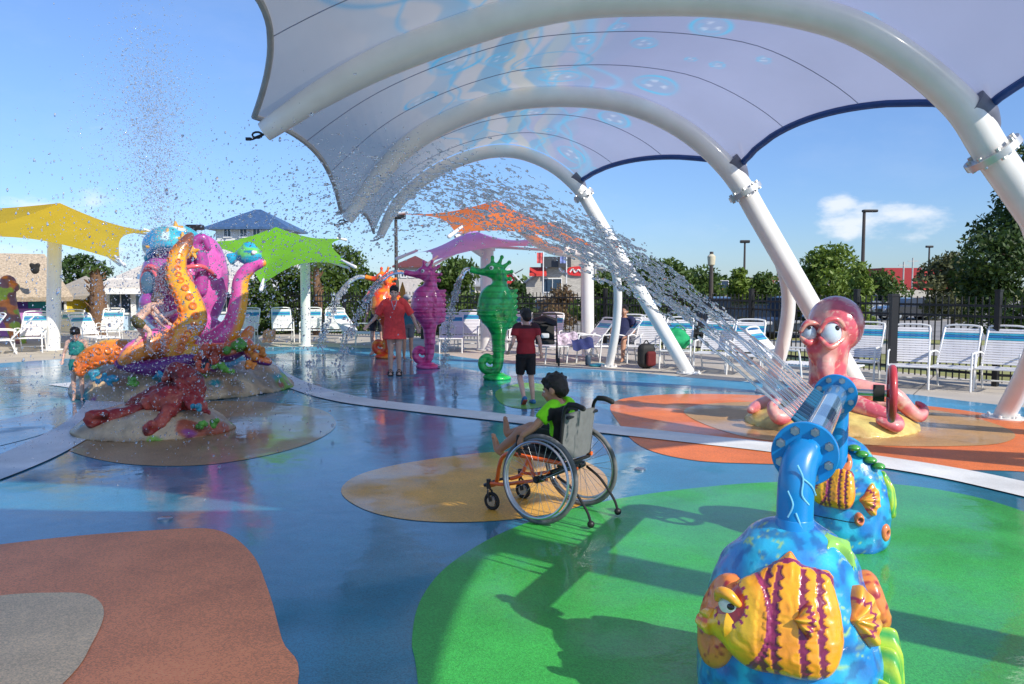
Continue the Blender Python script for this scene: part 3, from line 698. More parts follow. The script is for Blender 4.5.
rock(P0, .345, .37, .735, 0).build('front_rock', VC, ft, voxel=.012, relax=2, paint=rock_paint, disp=rock_disp)
rock(P1, .27, .33, .66, 3).build('rear_rock', VC, ft, voxel=.014, relax=2, paint=rock_paint, disp=rock_disp)
def onto(P, rx, ry, h, az, zc, bulge=1.0):
    """map (s,t,height) on the dome: az centre direction (radians from +x), zc centre height"""
    def f(s, t, hh):
        RM = (rx+ry)/2; pr_ = np.array([q[0] for q in PROF])*RM; pz = np.array([q[1] for q in PROF])*h
        ls = np.concatenate([[0], np.cumsum(np.hypot(np.diff(pr_), np.diff(pz)))])
        u = np.clip(np.interp(zc, pz, ls)+t, 0, ls[-1]*.97); z = np.interp(u, ls, pz); prof = np.interp(u, ls, pr_)/RM
        dz = np.interp(u+.03, ls, pz)-np.interp(u-.03, ls, pz); dr = np.interp(u+.03, ls, pr_)-np.interp(u-.03, ls, pr_); slope = np.arctan2(-dr, dz)
        sw = np.clip(s, -.17, 9); a = az+sw/(np.maximum(prof*RM, .22)*.5+RM*.5); rem = s-sw
        x = P.x+(rx*prof+hh*np.cos(slope))*np.cos(a)-rem*np.sin(a); y = P.y+(ry*prof+hh*np.cos(slope))*np.sin(a)+rem*np.cos(a)
        return np.stack([x, y, z+hh*np.sin(slope)], 1)
    return f
fish_poly = [(-.325, -.075), (-.285, -.04), (-.25, -.03), (-.22, .02), (-.17, .09), (-.12, .13), (-.05, .19), (0.0, .225), (.05, .18), (.12, .165), (.165, .15), (.165, .08), (.175, .0), (.17, -.09), (.13, -.165), (.06, -.185), (-.02, -.18), (-.11, -.185), (-.17, -.16), (-.22, -.13), (-.27, -.125), (-.31, -.105)]
AZ = math.radians(-111)
gF = onto(P0, .335, .36, .735, AZ, .48)
relief(fish_poly, .07, .075, lambda s, t, hh: gF(s*1.12, t*1.06, hh), fish_paint, 'fish', VC, ft, .0035)
tail_poly = [(-.06, 0), (-.03, .03), (.0, .075), (.035, .10), (.06, .085), (.065, .06), (.085, .05), (.09, .02), (.08, .0), (.09, -.03), (.08, -.055), (.055, -.06), (.05, -.09), (.02, -.10), (-.01, -.07), (-.035, -.03)]
relief([(a*1.05, b*1.05) for a, b in tail_poly], .05, .04, onto(P0, .335, .36, .735, AZ+.90, .475), fin_paint, 'fish_tail', VC, ft, .0035)
def ff(off, zc, dz=0):
    g = onto(P0, .335, .36, .735, off, zc)
    return lambda s, t, hh: g(s, t, hh+dz)
relief([(a*.55-.0, b*.55) for a, b in tail_poly], .03, .02, ff(AZ+.14, .48, .062), fin_paint, 'pectoral_fin', VC, ft, .003)
# fish eye
g = onto(P0, .335, .36, .735, AZ, .48); e = g(np.array([-.196]), np.array([.0]), np.array([.075]))[0]
eo = Vector(e)-Vector((P0.x, P0.y, .335)); eo.z = .12; eo.normalize(); ev = Vector(e)
MB().ell(ev, (.042, .046, .022), frame(eo), 24).build('eye', eye_white, ft)
es = eo.cross(Vector((0, 0, 1))); MB().ell(ev+eo*.016-es*-.0+Vector((0, 0, -.006))+eo.cross(Vector((0, 0, 1)))*-.016, (.015, .020, .008), frame(eo), 16).build('pupil', pupil, ft)
b = MB(); M = frame(eo)
b.rings([[ev+eo*(.008)+M@Vector(((.052)*math.cos(0)*0, 0, 0))+Vector((0, 0, .052*math.cos(a)))*1.0+(-es)*(.055*math.sin(a)-.0)+eo*(.024*math.cos(a*1.0)) for a in [0]] for _ in range(1)], cap=False) if False else None
b.tube([ev-es*.05+Vector((0, 0, .012))+eo*.012, ev-es*.02+Vector((0, 0, .034))+eo*.028, ev+es*.02+Vector((0, 0, .032))+eo*.028, ev+es*.048+Vector((0, 0, .002))+eo*.010], [.013, .021, .021, .012], 12, 5, round_=True)
b.build('eyelid', mat('eyelid_yellow', (.78, .36, .03), .3, coat=.6, var=.2, scale=30), ft)
star_poly = []
for k in range(10):
    r_ = .115 if k % 2 == 0 else .055; a_ = k*PI/5+.4; star_poly.append((r_*math.cos(a_), r_*math.sin(a_)))
blob_poly = [(.09*math.cos(a), .12*math.sin(a)) for a in [k*PI/6 for k in range(12)]]
relief(blob_poly, .045, .05, onto(P0, .335, .36, .735, math.radians(-14), .46), star_paint, 'coral', VC, ft, .006)
relief([(a*1.25, b_*1.5) for a, b_ in blob_poly], .05, .05, onto(P0, .335, .36, .735, math.radians(200), .40), star_paint, 'coral', VC, ft, .006)
leafp = [(0, -.19), (.03, -.12), (.045, -.02), (.035, .08), (0, .16), (-.035, .08), (-.045, -.02), (-.03, -.12)]
for k, (az_, zc) in enumerate(((-38, .19), (-24, .23), (-50, .10))):
    relief(leafp, .045, .03, onto(P0, .345, .37, .735, math.radians(az_), zc), leaf_paint, 'seaweed', VC, ft, .005)
relief([(a*.55, b_*.42) for a, b_ in blob_poly], .03, .03, onto(P0, .345, .37, .735, math.radians(-118), .06), leaf_paint, 'seaweed', VC, ft, .005)
relief([(a*1.5, b_*.9) for a, b_ in blob_poly], .05, .05, onto(P0, .30, .32, .735, math.radians(75), .56), star_paint, 'coral', VC, ft, .006)
ns = relief_pt = onto(P0, .335, .36, .735, AZ, .48)
q0, q1, q2, q3 = [Vector(ns(np.array([a]), np.array([b_]), np.array([h_]))[0]) for a, b_, h_ in ((-.20, -.07, .03), (-.25, -.075, .035), (-.29, -.08, .03), (-.32, -.082, .025))]
MB().tube([q0, q1, q2, q3], [.07, .045, .034, .030], 16, 4, round_=True).build('snout', VC, ft, paint=lambda co: mixc(np.tile(A(.82, .46, .02), (len(co), 1)), A(.75, .16, .03), sstep(.010, .003, np.abs(co[:, 2]-q2.z))))
# small star painted on the top
relief([(a*.75, b_*.75) for a, b_ in star_poly], .018, .02, lambda s, t, hh: np.stack([P0.x+.12+s, P0.y-.10+t*.85, .715-.9*((s+.12)**2+(t-.10)**2)+hh], 1), lambda p, d: (np.tile(A(.25, .55, .10), (len(p), 1)), d*0), 'starfish', VC, ft, .005)
# rear rock reliefs
AZ2 = math.radians(-108)
relief([(a*.72, b_*.72) for a, b_ in fish_poly], .05, .05, onto(P1, .265, .325, .66, AZ2-.32, .40), lambda p, d: fish_paint(p/.72, d), 'fish', VC, ft, .005)
relief([(a*.95, b_*1.0) for a, b_ in tail_poly], .04, .04, onto(P1, .265, .325, .66, AZ2+.42, .34), fin_paint, 'fish_tail', VC, ft, .005)
relief([(a*.85, b_*.85) for a, b_ in leafp], .04, .03, onto(P1, .265, .325, .66, AZ2+1.12, .36), leaf_paint, 'seaweed', VC, ft, .005)
relief([(a*.8, b_*.8) for a, b_ in leafp], .04, .03, onto(P1, .265, .325, .66, AZ2+1.35, .33), leaf_paint, 'seaweed', VC, ft, .005)
for az_, zc, sc in ((.85, .13, .5), (-.1, .55, .65), (.2, .22, .35)):
    relief([(a*sc, b_*sc) for a, b_ in blob_poly], .035, .03, onto(P1, .265, .325, .66, AZ2+az_, zc), lambda p, d: (mixc(np.tile(A(.75, .22, .08), (len(p), 1)), A(.16, .02, .03), sstep(.35, .15, np.hypot(p[:, 0], p[:, 1])/.06)), -.02*sstep(.35, .15, np.hypot(p[:, 0], p[:, 1])/.06)), 'coral', VC, ft, .005)
for k in range(4):
    q = (P1.x-.02+.045*k, P1.y-.20-.015*k, .64-.035*k); MB().ell(q, (.04, .035, .022), rotm('Z', -.5), 12).build('seaweed', mat('weed_green', (.06, .30, .05), .35, coat=.6, var=.4, scale=30), ft)
seam = MB(); seam.rings([[Vector((P1.x+.274*1.0*math.cos(a), P1.y+.335*math.sin(a), z+.004*math.sin(5*a))) for a in [2*PI*k/48 for k in range(48)]] for z in (.2, .205)], cap=False)
seam.build('rock_joint', black_metal, ft)
# pipework
pipeblue = mat('pipe_blue', (.005, .22, .60), .3, var=.16, scale=7, coat=.5, dirt=.18)
clearblue, nt_, pb_ = newmat('clear_pipe'); pb_.inputs['Base Color'].default_value = (.25, .45, .72, 1); pb_.inputs['Roughness'].default_value = .12; pb_.inputs['Transmission Weight'].default_value = .45; pb_.inputs['Coat Weight'].default_value = .6
F0 = Vector((1.14, 3.06, 1.00)); F1 = Vector((1.93, 4.72, 1.00)); dp = (F1-F0).normalized(); PR = .068
MB().tube([(1.085, 3.0, .60), (1.085, 3.0, .80), (1.09, 3.005, .90), (1.11, 3.03, .965), F0-dp*.0+Vector((0, 0, 0)), F0+dp*.02], PR, 28, 6, flat=(1, 0, 0)).build('riser_pipe', pipeblue, ft)
b = MB(); b.lathe([(PR*1.05, .64), (PR*1.05, .76), (PR*1.01, .765)], (1.085, 3.0, 0), 28); b.build('pipe_sleeve', pipeblue, ft)
e1 = F1+dp*.10
MB().tube([F1, e1, F1+dp*.19-Vector((0, 0, .03)), F1+dp*.24-Vector((0, 0, .12)), F1+dp*.25-Vector((0, 0, .5))], PR*1.02, 28, 6).build('elbow_pipe', pipeblue, ft)
MB().tube([F0+dp*.03, F1-dp*.03], PR*.97, 28).build('spray_pipe', clearblue, ft)
M = frame(dp)
def flange(c, r):
    fl = MB(); fl.lathe([(PR*.9, -.016), (r, -.016), (r+.003, -.012), (r+.003, -.002), (r-.002, 0), (r+.003, .002), (r+.003, .012), (r, .016), (PR*.9, .016)], c, 48, M)
    fo = fl.build('flange', pipeblue, ft)
    for k in range(8):
        a_ = k*PI/4+PI/8; q = c+M@Vector(((r-.026)*math.cos(a_), (r-.026)*math.sin(a_), 0))
        b = MB(); b.lathe([(0, -.036), (.011, -.036), (.011, -.026), (.017, -.026), (.017, -.016), (.02, -.016), (.02, .016), (.016, .016), (.016, .032), (0, .032)], q, 6, M); b.build('bolt', steel, fo, smooth=False)
flange(F0, .122); flange(F1, .122)
nozzm = mat('teal_nozzle', (.0, .10, .22), .3, coat=.5)
NOZ = []
lat = Vector((-dp.y, dp.x, 0))
for k in range(12):
    q = F0+dp*(.42+.095*k); d = (lat*.80+Vector((0, 0, .62))).normalized(); NOZ.append((q+d*(PR+.05), d))
    MB().tube([q+d*(PR*.9), q+d*(PR+.05)], [.016, .011], 10).build('nozzle', nozzm, ft)
# light cracked veins on the riser
b = MB()
for pts in ([(-.02, .98), (.0, .93), (-.005, .87), (.03, .83)], [(.0, .93), (.035, .90), (.06, .86)], [(-.02, .80), (.0, .75), (.03, .70), (.025, .64)], [(-.05, .88), (-.03, .83), (-.045, .78)]):
    P_ = []
    for s_, z in pts:
        yy = -math.sqrt(max(PR**2-s_**2, 0)); P_.append(Vector((1.085+s_, 3.0+yy*(1.005), z)) if z < .86 else Vector((1.09+s_, 3.0+yy+(z-.86)*.10-.002, z)))
    b.tube(P_, .0035, 6, 4)
b.build('painted_veins', mat('vein_blue', (.20, .55, .80), .3, coat=.5), ft)
# handwheel
hw = F1+Vector((.14, -.02, .02)); hd_ = Vector((.925, -.38, 0)).normalized()
MB().tube([hw-hd_*.04, hw+hd_*.16], .02, 12).build('valve_stem', steel, ft)
MB().tube([hw+hd_*.07, hw+hd_*.13], .05, 12).build('valve_body', rubber_black, ft)
b = MB(); c = hw+hd_*.17; M2 = frame(hd_)
b.tube([c+M2@Vector((.15*math.cos(a), .15*math.sin(a), 0)) for a in [2*PI*k/28 for k in range(28)]], .022, 12, closed=True)
for k in range(5): a = 2*PI*k/5; b.tube([c, c+M2@Vector((.15*math.cos(a), .15*math.sin(a), 0))], .013, 8)
b.ell(c, .035); b.build('handwheel', mat('valve_red', (.45, .03, .04), .4, coat=.4), ft)

# ---------------------------------------------------------------- seahorses
def seahorse(px, py, d, H, paintf, label, yaw=0.0):
    g = G(px, py); g = Vector((r_x(px, g.y), g.y, 0)); t = thing('seahorse_fountain', label, 'water feature', g, 'seahorse water jets')
    k = H/2.15; M = Matrix.Rotation(yaw, 3, 'Z')
    def W(x, z, y=0): return g+M@Vector((x*k, y*k, z*k))
    b = MB()
    # spine from tail to neck, facing -x
    b.tube([W(-.16, .28), W(-.10, .36), W(-.19, .40), W(-.27, .32), W(-.24, .19), W(-.10, .13), W(.0, .20), W(.03, .38), W(.02, .62), W(.03, .85)], [.05*k, .055*k, .06*k, .07*k, .075*k, .085*k, .09*k, .095*k, .11*k, .15*k], 16, 6)
    b.tube([W(.03, .80), W(.0, 1.0), W(-.08, 1.22), W(-.06, 1.45), W(.03, 1.62), W(.04, 1.75), W(.0, 1.88)], [.13*k, .21*k, .28*k, .25*k, .16*k, .125*k, .12*k], 20, 6)
    b.tube([W(.05, .85), W(.10, 1.1), W(.10, 1.4), W(.07, 1.7)], [.10*k, .19*k, .19*k, .08*k], 14, 5)
    # ridged rings
    for i in range(9):
        z = .5+i*.045; b.tube([W(.03+.115*math.cos(a), z, .11*math.sin(a)) for a in [2*PI*j/20 for j in range(20)]], .008*k, 6, closed=True)
    for i in range(8):
        z = 1.0+i*.07; r_ = [.25, .29, .31, .31, .30, .27, .23, .19][i]; cx = [-.02, -.045, -.06, -.065, -.06, -.04, -.01, .01][i]
        b.tube([W(cx+r_*math.cos(a), z, r_*.92*math.sin(a)) for a in [2*PI*j/28 for j in range(28)]], .0035*k, 6, closed=True)
    # head, snout
    b.ell(W(-.05, 1.92), (.19*k, .14*k, .145*k), M, 16)
    b.tube([W(-.12, 1.90), W(-.28, 1.90), W(-.42, 1.93), W(-.47, 1.945)], [.10*k, .062*k, .058*k, .07*k], 14, 4)
    # crown
    for x, z, l, a in ((.02, 2.0, .17, .4), (.1, 1.97, .15, .9), (-.08, 2.02, .13, 0), (.14, 1.88, .12, 1.4), (.13, 1.78, .1, 1.6)):
        q = W(x+l*math.sin(a), z+l*math.cos(a)); b.tube([W(x, z), q], [.05*k, .022*k], 10); b.ell(q, .04*k, None, 10)
    # back fin lobes
    for i in range(7):
        z = .95+i*.095; b.tube([W(.12+.08, z), W(.31, z+.03), W(.345, z+.05)], [.07*k, .045*k, .03*k], 10, round_=True)
    # cheek fin
    b.ell(W(.06, 1.84, -.13), (.05*k, .03*k, .09*k), M, 12)
    MBb = b.build('body', VC, t, voxel=.016, relax=1, paint=paintf)
    # eyes and base
    MB().ell(W(-.09, 1.965, -.125), (.038*k, .02*k, .038*k), M, 14).build('eye', eye_white, t)
    MB().ell(W(-.10, 1.965, -.144), (.016*k, .008*k, .018*k), M, 10).build('pupil', pupil, t)
    b = MB(); b.lathe([(.25*k, 0), (.25*k, .04), (.18*k, .075), (.09*k, .12)], W(0, 0), 24); b.ell(W(-.1, .05, -.1), (.16*k, .12*k, .06*k)); b.build('base', VC, t, voxel=.02, relax=2, paint=paintf)
    return W(-.50, 1.945)
def shp(c1, c2, dark):
    def f(co):
        n = vnoise(co, 14, 3); st = .5+.5*np.sin(co[:, 2]*60); c = mixc(np.tile(c1, (len(co), 1)), c2, sstep(.4, .7, n)); return mixc(c, dark, (st < .14)*.5+sstep(.68, .8, vnoise(co, 7, 8))*.6)
    return f
sh_g = seahorse(497, 379, 14.1, 2.15, shp(A(.01, .42, .06), A(.02, .55, .10), A(.0, .14, .03)), 'bright green seahorse statue spouting water from its snout')
sh_m = seahorse(428, 368, 16, 2.13, shp(A(.66, .05, .24), A(.72, .12, .34), A(.22, .01, .10)), 'magenta seahorse statue beside the woman in red')
def op(co):
    z = co[:, 2]; n = vnoise(co, 10, 3); c = mixc(np.tile(A(.80, .07, .01), (len(co), 1)), A(.85, .32, .01), sstep(.5, .7, n)*.7+(np.abs(z-1.0) < .25)*.5*(co[:, 0] < -3.1)); return c
sh_o = seahorse(385, 358, 18.2, 2.05, op, 'orange seahorse statue behind the woman in red')

# ---------------------------------------------------------------- small pink octopus
def tentacle(b, pts, r, k=6, n=12): return b.tube(pts, r, n, k, round_=True)
O8 = V(830, 400, 9.5); oc = Vector((O8.x, 9.5, 0))
t8 = thing('pink_octopus', 'pink octopus statue with big bulging eyes on a low yellow mound', 'statue', oc)
b = MB(); b.lathe([(1.0, 0), (.97, .05), (.85, .13), (.6, .22), (.3, .27), (0, .28)], oc, 40)
b.build('mound', VCm, t8, voxel=.035, relax=3, paint=lambda co: mixc(np.tile(A(.62, .50, .16), (len(co), 1)), A(.45, .30, .10), sstep(.4, .7, vnoise(co, 5, 2))), disp=lambda co: (vnoise(co, 4, 1)-.5)*.05*(co[:, 2] > .02))
b = MB(); c = oc+Vector((.04, 0, 1.22)); b.ell(c-Vector((0, 0, .03)), (.32, .35, .345), None, 24)
b.ell(oc+Vector((-.12, -.16, .95)), (.24, .22, .26), None, 20)
b.tube([oc+Vector((-.05, -.05, .95)), oc+Vector((-.06, -.06, .65)), oc+Vector((-.02, 0, .42)), oc+Vector((0, 0, .2))], [.24, .21, .24, .30], 18, 5)
b.tube([oc+Vector((-.16, -.26, .86)), oc+Vector((-.19, -.32, .66)), oc+Vector((-.16, -.30, .52))], [.10, .10, .075], 12, 4, round_=True)
for s, x in ((-1, -.37), (1, -.16)):
    b.ell(oc+Vector((x+.02, -.30 if s > 0 else -.19, 1.11)), (.14 if s > 0 else .10, .11, .155), None, 18)
for T, r_ in (([(.1, -.1, .45), (.38, -.25, .42), (.62, -.3, .38), (.78, -.34, .22), (.90, -.36, .14), (.98, -.30, .22), (.93, -.24, .28)], [.15, .12, .10, .085, .07, .05, .035]),
              ([(-.1, -.1, .4), (-.38, -.3, .30), (-.62, -.45, .20), (-.80, -.55, .16), (-.86, -.5, .28), (-.76, -.44, .34)], [.14, .12, .10, .085, .06, .04]),
              ([(0, -.15, .35), (.18, -.5, .27), (.42, -.72, .16), (.36, -.9, .12), (.2, -.86, .18)], [.13, .11, .09, .07, .045]),
              ([(-.1, -.15, .35), (-.2, -.5, .25), (-.34, -.78, .14), (-.2, -.92, .12)], [.12, .10, .08, .05]),
              ([(.1, .1, .4), (.45, .25, .3), (.75, .3, .2), (.9, .15, .16)], [.13, .11, .08, .05]), ([(-.1, .1, .4), (-.5, .3, .25), (-.8, .2, .18), (-.95, .0, .16)], [.13, .11, .08, .05])):
    tentacle(b, [oc+Vector(p) for p in T], r_)
def octp(co):
    n = vnoise(co, 7, 3); cell = np.abs(vnoise(co, 11, 6)-.5); c = mixc(np.tile(A(.62, .11, .15), (len(co), 1)), A(.72, .36, .32), sstep(.4, .65, n))
    c = mixc(c, A(.72, .50, .40), sstep(.045, .015, cell)*.7); c = mixc(c, A(.45, .03, .08), sstep(.6, .8, vnoise(co, 4, 9))*.6)
    return c
b.build('body', VC, t8, voxel=.02, relax=2, paint=octp)
for x, r_, px_ in ((-.16, .118, .055), (-.37, .085, -.03)):
    e = oc+Vector((x, -.375 if x > -.3 else -.26, 1.10)); MB().ell(e, (r_, .09, r_*1.15), None, 22).build('eye', mat('pale_blue_eye', (.55, .68, .78), .12, coat=1, var=.04), t8)
    MB().ell(e+Vector((px_*.75, -.062, .07)), (r_*.26, .03, r_*.28), None, 14).build('pupil', pupil, t8)
    b = MB(); b.tube([e+Vector((-r_*1.2, -.02, .03)), e+Vector((-r_*.6, -.04, r_*1.3)), e+Vector((r_*.5, -.04, r_*1.4)), e+Vector((r_*1.25, -.02, .06))], [.025, .032, .032, .025], 12, 5, round_=True)
    b.tube([e+Vector((-r_*1.1, -.02, -.05)), e+Vector((-r_*.3, -.07, -r_*1.25)), e+Vector((r_*1.15, -.02, -.05))], [.025, .04, .025], 12, 5, round_=True)
    b.build('eyelid', VC, t8, paint=lambda co: mixc(np.tile(A(.66, .36, .28), (len(co), 1)), A(.60, .10, .12), sstep(.4, .6, vnoise(co, 20, 1))))

# ---------------------------------------------------------------- the big octopus on its rock
D = 12.6
bc = Vector((V(180, 380, D).x, D, 0)); tb = thing('giant_octopus', 'giant purple octopus statue wearing a teal hat and diving mask on a painted rock', 'statue', bc)
def T_(px, py, d=D): return V(px, py, d)
b = MB(); b.rings([[bc+Vector((1.62*s_*math.cos(a)*(1+.06*math.sin(3*a)), 1.35*s_*math.sin(a), z)) for a in [2*PI*k/40 for k in range(40)]] for s_, z in ((1.06, 0), (1.05, .06), (.98, .2), (.88, .34), (.7, .48), (.4, .58), (.02, .62))])
def sandp(co):
    c = mixc(np.tile(A(.58, .43, .26), (len(co), 1)), A(.36, .25, .15), sstep(.35, .7, vnoise(co, 4, 2)))
    for s_, cc, th in ((11, A(.03, .30, .34), .73), (12, A(.20, .40, .05), .74), (13, A(.4, .10, .05), .79), (14, A(.25, .05, .22), .9)):
        c = mixc(c, cc, sstep(th-.04, th+.02, vnoise(co, 3.3, s_)))
    return c
b.build('rock_base', VCm, tb, voxel=.05, relax=2, paint=sandp, disp=lambda co: (vnoise(co, 3, 1)-.5)*.12*(co[:, 2] > .03)+(vnoise(co, 9, 1)-.5)*.04)
purp, pink = A(.46, .07, .34), A(.68, .12, .42)
b = MB()
b.ell(T_(200, 283, D+.15), (.42, .55, .78), rotm('Y', .1), 26)
b.tube([T_(200, 315, D+.1), T_(190, 345, D), T_(188, 370, D)], [.36, .34, .45], 18, 4)
b.ell(T_(172, 283, D-.15), (.46, .5, .60), None, 24)
b.ell(T_(160, 303, D-.45), (.30, .32, .24), None, 20)
b.ell(T_(178, 252, D-.1), (.42, .42, .25), None, 20)
for x in (156, 176): b.ell(T_(x, 266, D-.52), (.12, .1, .12))
b.tube([T_(148, 318, D-.55), T_(162, 325, D-.75), T_(178, 318, D-.6)], [.05, .08, .05], 10, 4, round_=True)
def bodyp(co):
    n = vnoise(co, 3, 1); dx = co[:, 0]-T_(186, 300).x
    c = mixc(np.tile(A(.44, .08, .36), (len(co), 1)), pink, sstep(-.15, .25, dx+.1*(n-.5))); return mixc(c, A(.26, .04, .22), sstep(.62, .8, vnoise(co, 7, 4))*.5)
b.build('body', VC, tb, voxel=.03, relax=2, paint=bodyp)
b = MB(); b.tube([T_(150, 312, D-.78), T_(162, 316, D-.86), T_(176, 311, D-.78)], [.03, .045, .03], 10, 4, round_=True); b.build('teeth', eye_white, tb)
b = MB(); b.ell(T_(163, 322, D-.72), (.16, .1, .09)); b.build('mouth', mat('mouth_red', (.45, .05, .06), .3, coat=.5), tb)
# mask
maskm = mat('mask_pink', (.72, .12, .14), .25, coat=.8); glassm = mat('mask_glass', (.08, .16, .24), .08, coat=1)
for x, y, rx_, rz_ in ((150, 283, .14, .20), (176, 281, .20, .20)):
    c = T_(x, y, D-.66); b = MB(); b.tube([c+Vector((rx_*math.cos(a), 0.0+.05*math.cos(a)*(1 if x > 160 else -1), rz_*math.sin(a))) for a in [2*PI*k/24 for k in range(24)]], .036, 10, closed=True); mo = b.build('mask_rim', maskm, tb)
    MB().ell(c, (rx_, .04, rz_), None, 18).build('mask_lens', glassm, mo)
MB().tube([T_(165, 272, D-.7), T_(200, 266, D-.55), T_(215, 276, D-.2)], .035, 10, 4).build('mask_strap', maskm, tb)
MB().tube([T_(143, 275, D-.6), T_(149, 266, D-.7), T_(164, 272, D-.7)], .035, 10, 4).build('mask_strap', maskm, tb)
# hat: a blowfish-like cap with starfish
b = MB(); b.ell(T_(172, 244, D-.15), (.44, .42, .30), rotm('Y', -.15), 22); b.tube([T_(148, 258, D-.4), T_(158, 246, D-.6), T_(176, 246, D-.62), T_(194, 252, D-.4)], .07, 10, 5, round_=True)
b.build('hat', VC, tb, voxel=.025, relax=1, paint=lambda co: mixc(mixc(np.tile(A(.03, .30, .55), (len(co), 1)), A(.06, .45, .52), sstep(.4, .6, vnoise(co, 5, 1))), A(.6, .75, .78), sstep(.66, .74, vnoise(co, 6, 3))))
for x, y, dd in ((154, 249, D-.5), (168, 236, D-.45), (183, 240, D-.45), (176, 229, D-.3), (192, 252, D-.5)):
    c = T_(x, y, dd); b = MB()
    for k in range(5): a = 2*PI*k/5+.3; b.tube([c, c+Vector((.12*math.cos(a), -.02, .12*math.sin(a)))], [.055, .015], 8)
    b.ell(c, (.06, .05, .06)); b.build('starfish', mat('starfish_orange', (.75, .38, .06), .35, coat=.5), tb)
# curled purple tip beside the hat
b = MB(); tentacle(b, [T_(200, 290, D-.3), T_(202, 262, D-.3), T_(196, 244, D-.35), T_(203, 238, D-.35), T_(208, 248, D-.3)], [.11, .10, .08, .07, .05]); b.build('tentacle', VC, tb, paint=lambda co: np.tile(purp*.9, (len(co), 1)))
def tent(pts, r, name='tentacle', c_un=A(.88, .42, .02), c_top=pink, suck=True, side=(0, -1, 0), tip_dark=None, spl=.25):
    P = catmull(pts, 8); Rr = interp(r, len(P)); b = MB(); b.tube(pts, r, 18, 8, round_=True); sd = Vector(side).normalized()
    def pf(co):
        # underside = the half that looks along `side`
        Pn = np.array([tuple(p) for p in P]); i = np.argmin(((co[:, None, :]-Pn[None])**2).sum(2), 1)
        off_ = (co-Pn[i])@np.array(sd)/np.array(Rr)[i]
        c = mixc(np.tile(c_top, (len(co), 1)), c_un, sstep(spl-.2, spl+.05, off_)); n = vnoise(co, 9, 2)
        c = mixc(c, c*A(1, .6, .8), sstep(.55, .75, n)*.7)
        if tip_dark is not None: c = mixc(c, tip_dark, sstep(.0, .25, co[:, 2]-tip_z))
        return c
    tip_z = 2.05
    o = b.build(name, VC, tb, paint=pf, sharp=0)
    if suck:
        sk = mat('sucker_orange', (.85, .22, .03), .3, coat=.6)
        for i in range(4, len(P)-3, 3):
            tdir = (P[i+1]-P[i-1]).normalized(); s2 = tdir.cross(sd).normalized(); rr = Rr[i]
            for sg in (-1, 1):
                if rr < .06 and sg > 0: continue
                c = P[i]+(sd*.85+s2*sg*.5).normalized()*rr*1.0
                q = (c-P[i]).normalized(); M_ = frame(q); ss = rr*.30
                b2 = MB(); b2.lathe([(ss*1.0, -ss*.3), (ss, ss*.25), (ss*.75, ss*.4), (ss*.45, ss*.1), (0, 0)], c, 12, M_); b2.build('sucker', sk, o)
# big orange S tentacle in front
tent([T_(196, 352, D-1.1), T_(178, 352, D-1.15), T_(183, 335, D-1.1), T_(193, 318, D-1.0), T_(187, 296, D-1.0), T_(177, 276, D-.95), T_(178, 256, D-.9), T_(186, 243, D-.8), T_(190, 236, D-.7)], [.12, .18, .20, .20, .18, .16, .13, .10, .06], c_top=A(.60, .2, .03), tip_dark=A(.20, .07, .04))
# right pink tentacle rising, orange underside to the right
tent([T_(188, 352, D-.3), T_(215, 341, D-.5), T_(232, 325, D-.5), T_(239, 300, D-.5), T_(241, 280, D-.5), T_(250, 268, D-.5), T_(262, 263, D-.5)], [.24, .19, .15, .13, .115, .10, .065], side=(1, -.15, -.1), suck=False, spl=.72)
# tentacle lying left: orange-yellow, and pink/orange pair
tent([T_(160, 352, D-.6), T_(130, 352, D-1.0), T_(106, 352, D-1.1), T_(86, 362, D-1.2), T_(80, 372, D-1.3)], [.18, .19, .18, .15, .07], c_top=A(.85, .45, .04), c_un=A(.85, .22, .03), side=(0, -.8, -.3))
tent([T_(165, 336, D-1.0), T_(150, 344, D-1.2), T_(134, 352, D-1.35), T_(124, 360, D-1.35)], [.17, .17, .15, .09], c_top=A(.78, .16, .48), c_un=A(.88, .32, .05), side=(.3, -.6, -.5), suck=False)
tent([T_(120, 364, D-1.3), T_(150, 368, D-1.3), T_(180, 362, D-1.25), T_(200, 358, D-1.1)], [.08, .12, .12, .1], c_top=A(.16, .02, .18), c_un=A(.16, .02, .18), suck=False)
tent([T_(205, 352, D-.9), T_(228, 352, D-.9), T_(245, 345, D-.7), T_(252, 356, D-.9), T_(268, 362, D-.9)], [.14, .15, .12, .1, .06], c_top=A(.14, .02, .18), c_un=A(.75, .18, .03), side=(.3, -.3, .9), suck=False)
tent([T_(225, 348, D-.6), T_(240, 344, D-.5), T_(250, 330, D-.3)], [.10, .12, .07], c_top=A(.5, .10, .04), c_un=A(.6, .2, .03), suck=False)
cg = mat('coral_green', (.12, .36, .05), .45, var=.4, scale=14); cr = mat('coral_red', (.55, .10, .05), .45, var=.4, scale=14); ct = mat('coral_teal', (.04, .30, .42), .45, var=.4, scale=14); co_m = mat('coral_orange', (.75, .25, .04), .45, var=.4, scale=14)
for px, py, dd, m_, sz in ((238, 347, D-1.0, cg, .16), (222, 370, D-1.35, cg, .13), (210, 354, D-1.2, cr, .18), (100, 378, D-1.45, ct, .12), (112, 382, D-1.45, ct, .10), (255, 352, D-1.0, co_m, .14), (160, 376, D-1.4, ct, .10), (130, 382, D-1.45, cg, .10), (200, 368, D-1.35, cr, .12), (190, 372, D-1.4, ct, .08), (250, 366, D-1.1, co_m, .1)):
    c = T_(px, py, dd); b = MB()
    for k in range(9): b.ell(c+Vector((random.uniform(-1, 1)*sz, random.uniform(-.5, .5)*sz, random.uniform(-.5, .6)*sz)), sz*random.uniform(.25, .5), None, 8)
    b.build('coral', m_, tb, voxel=.02)
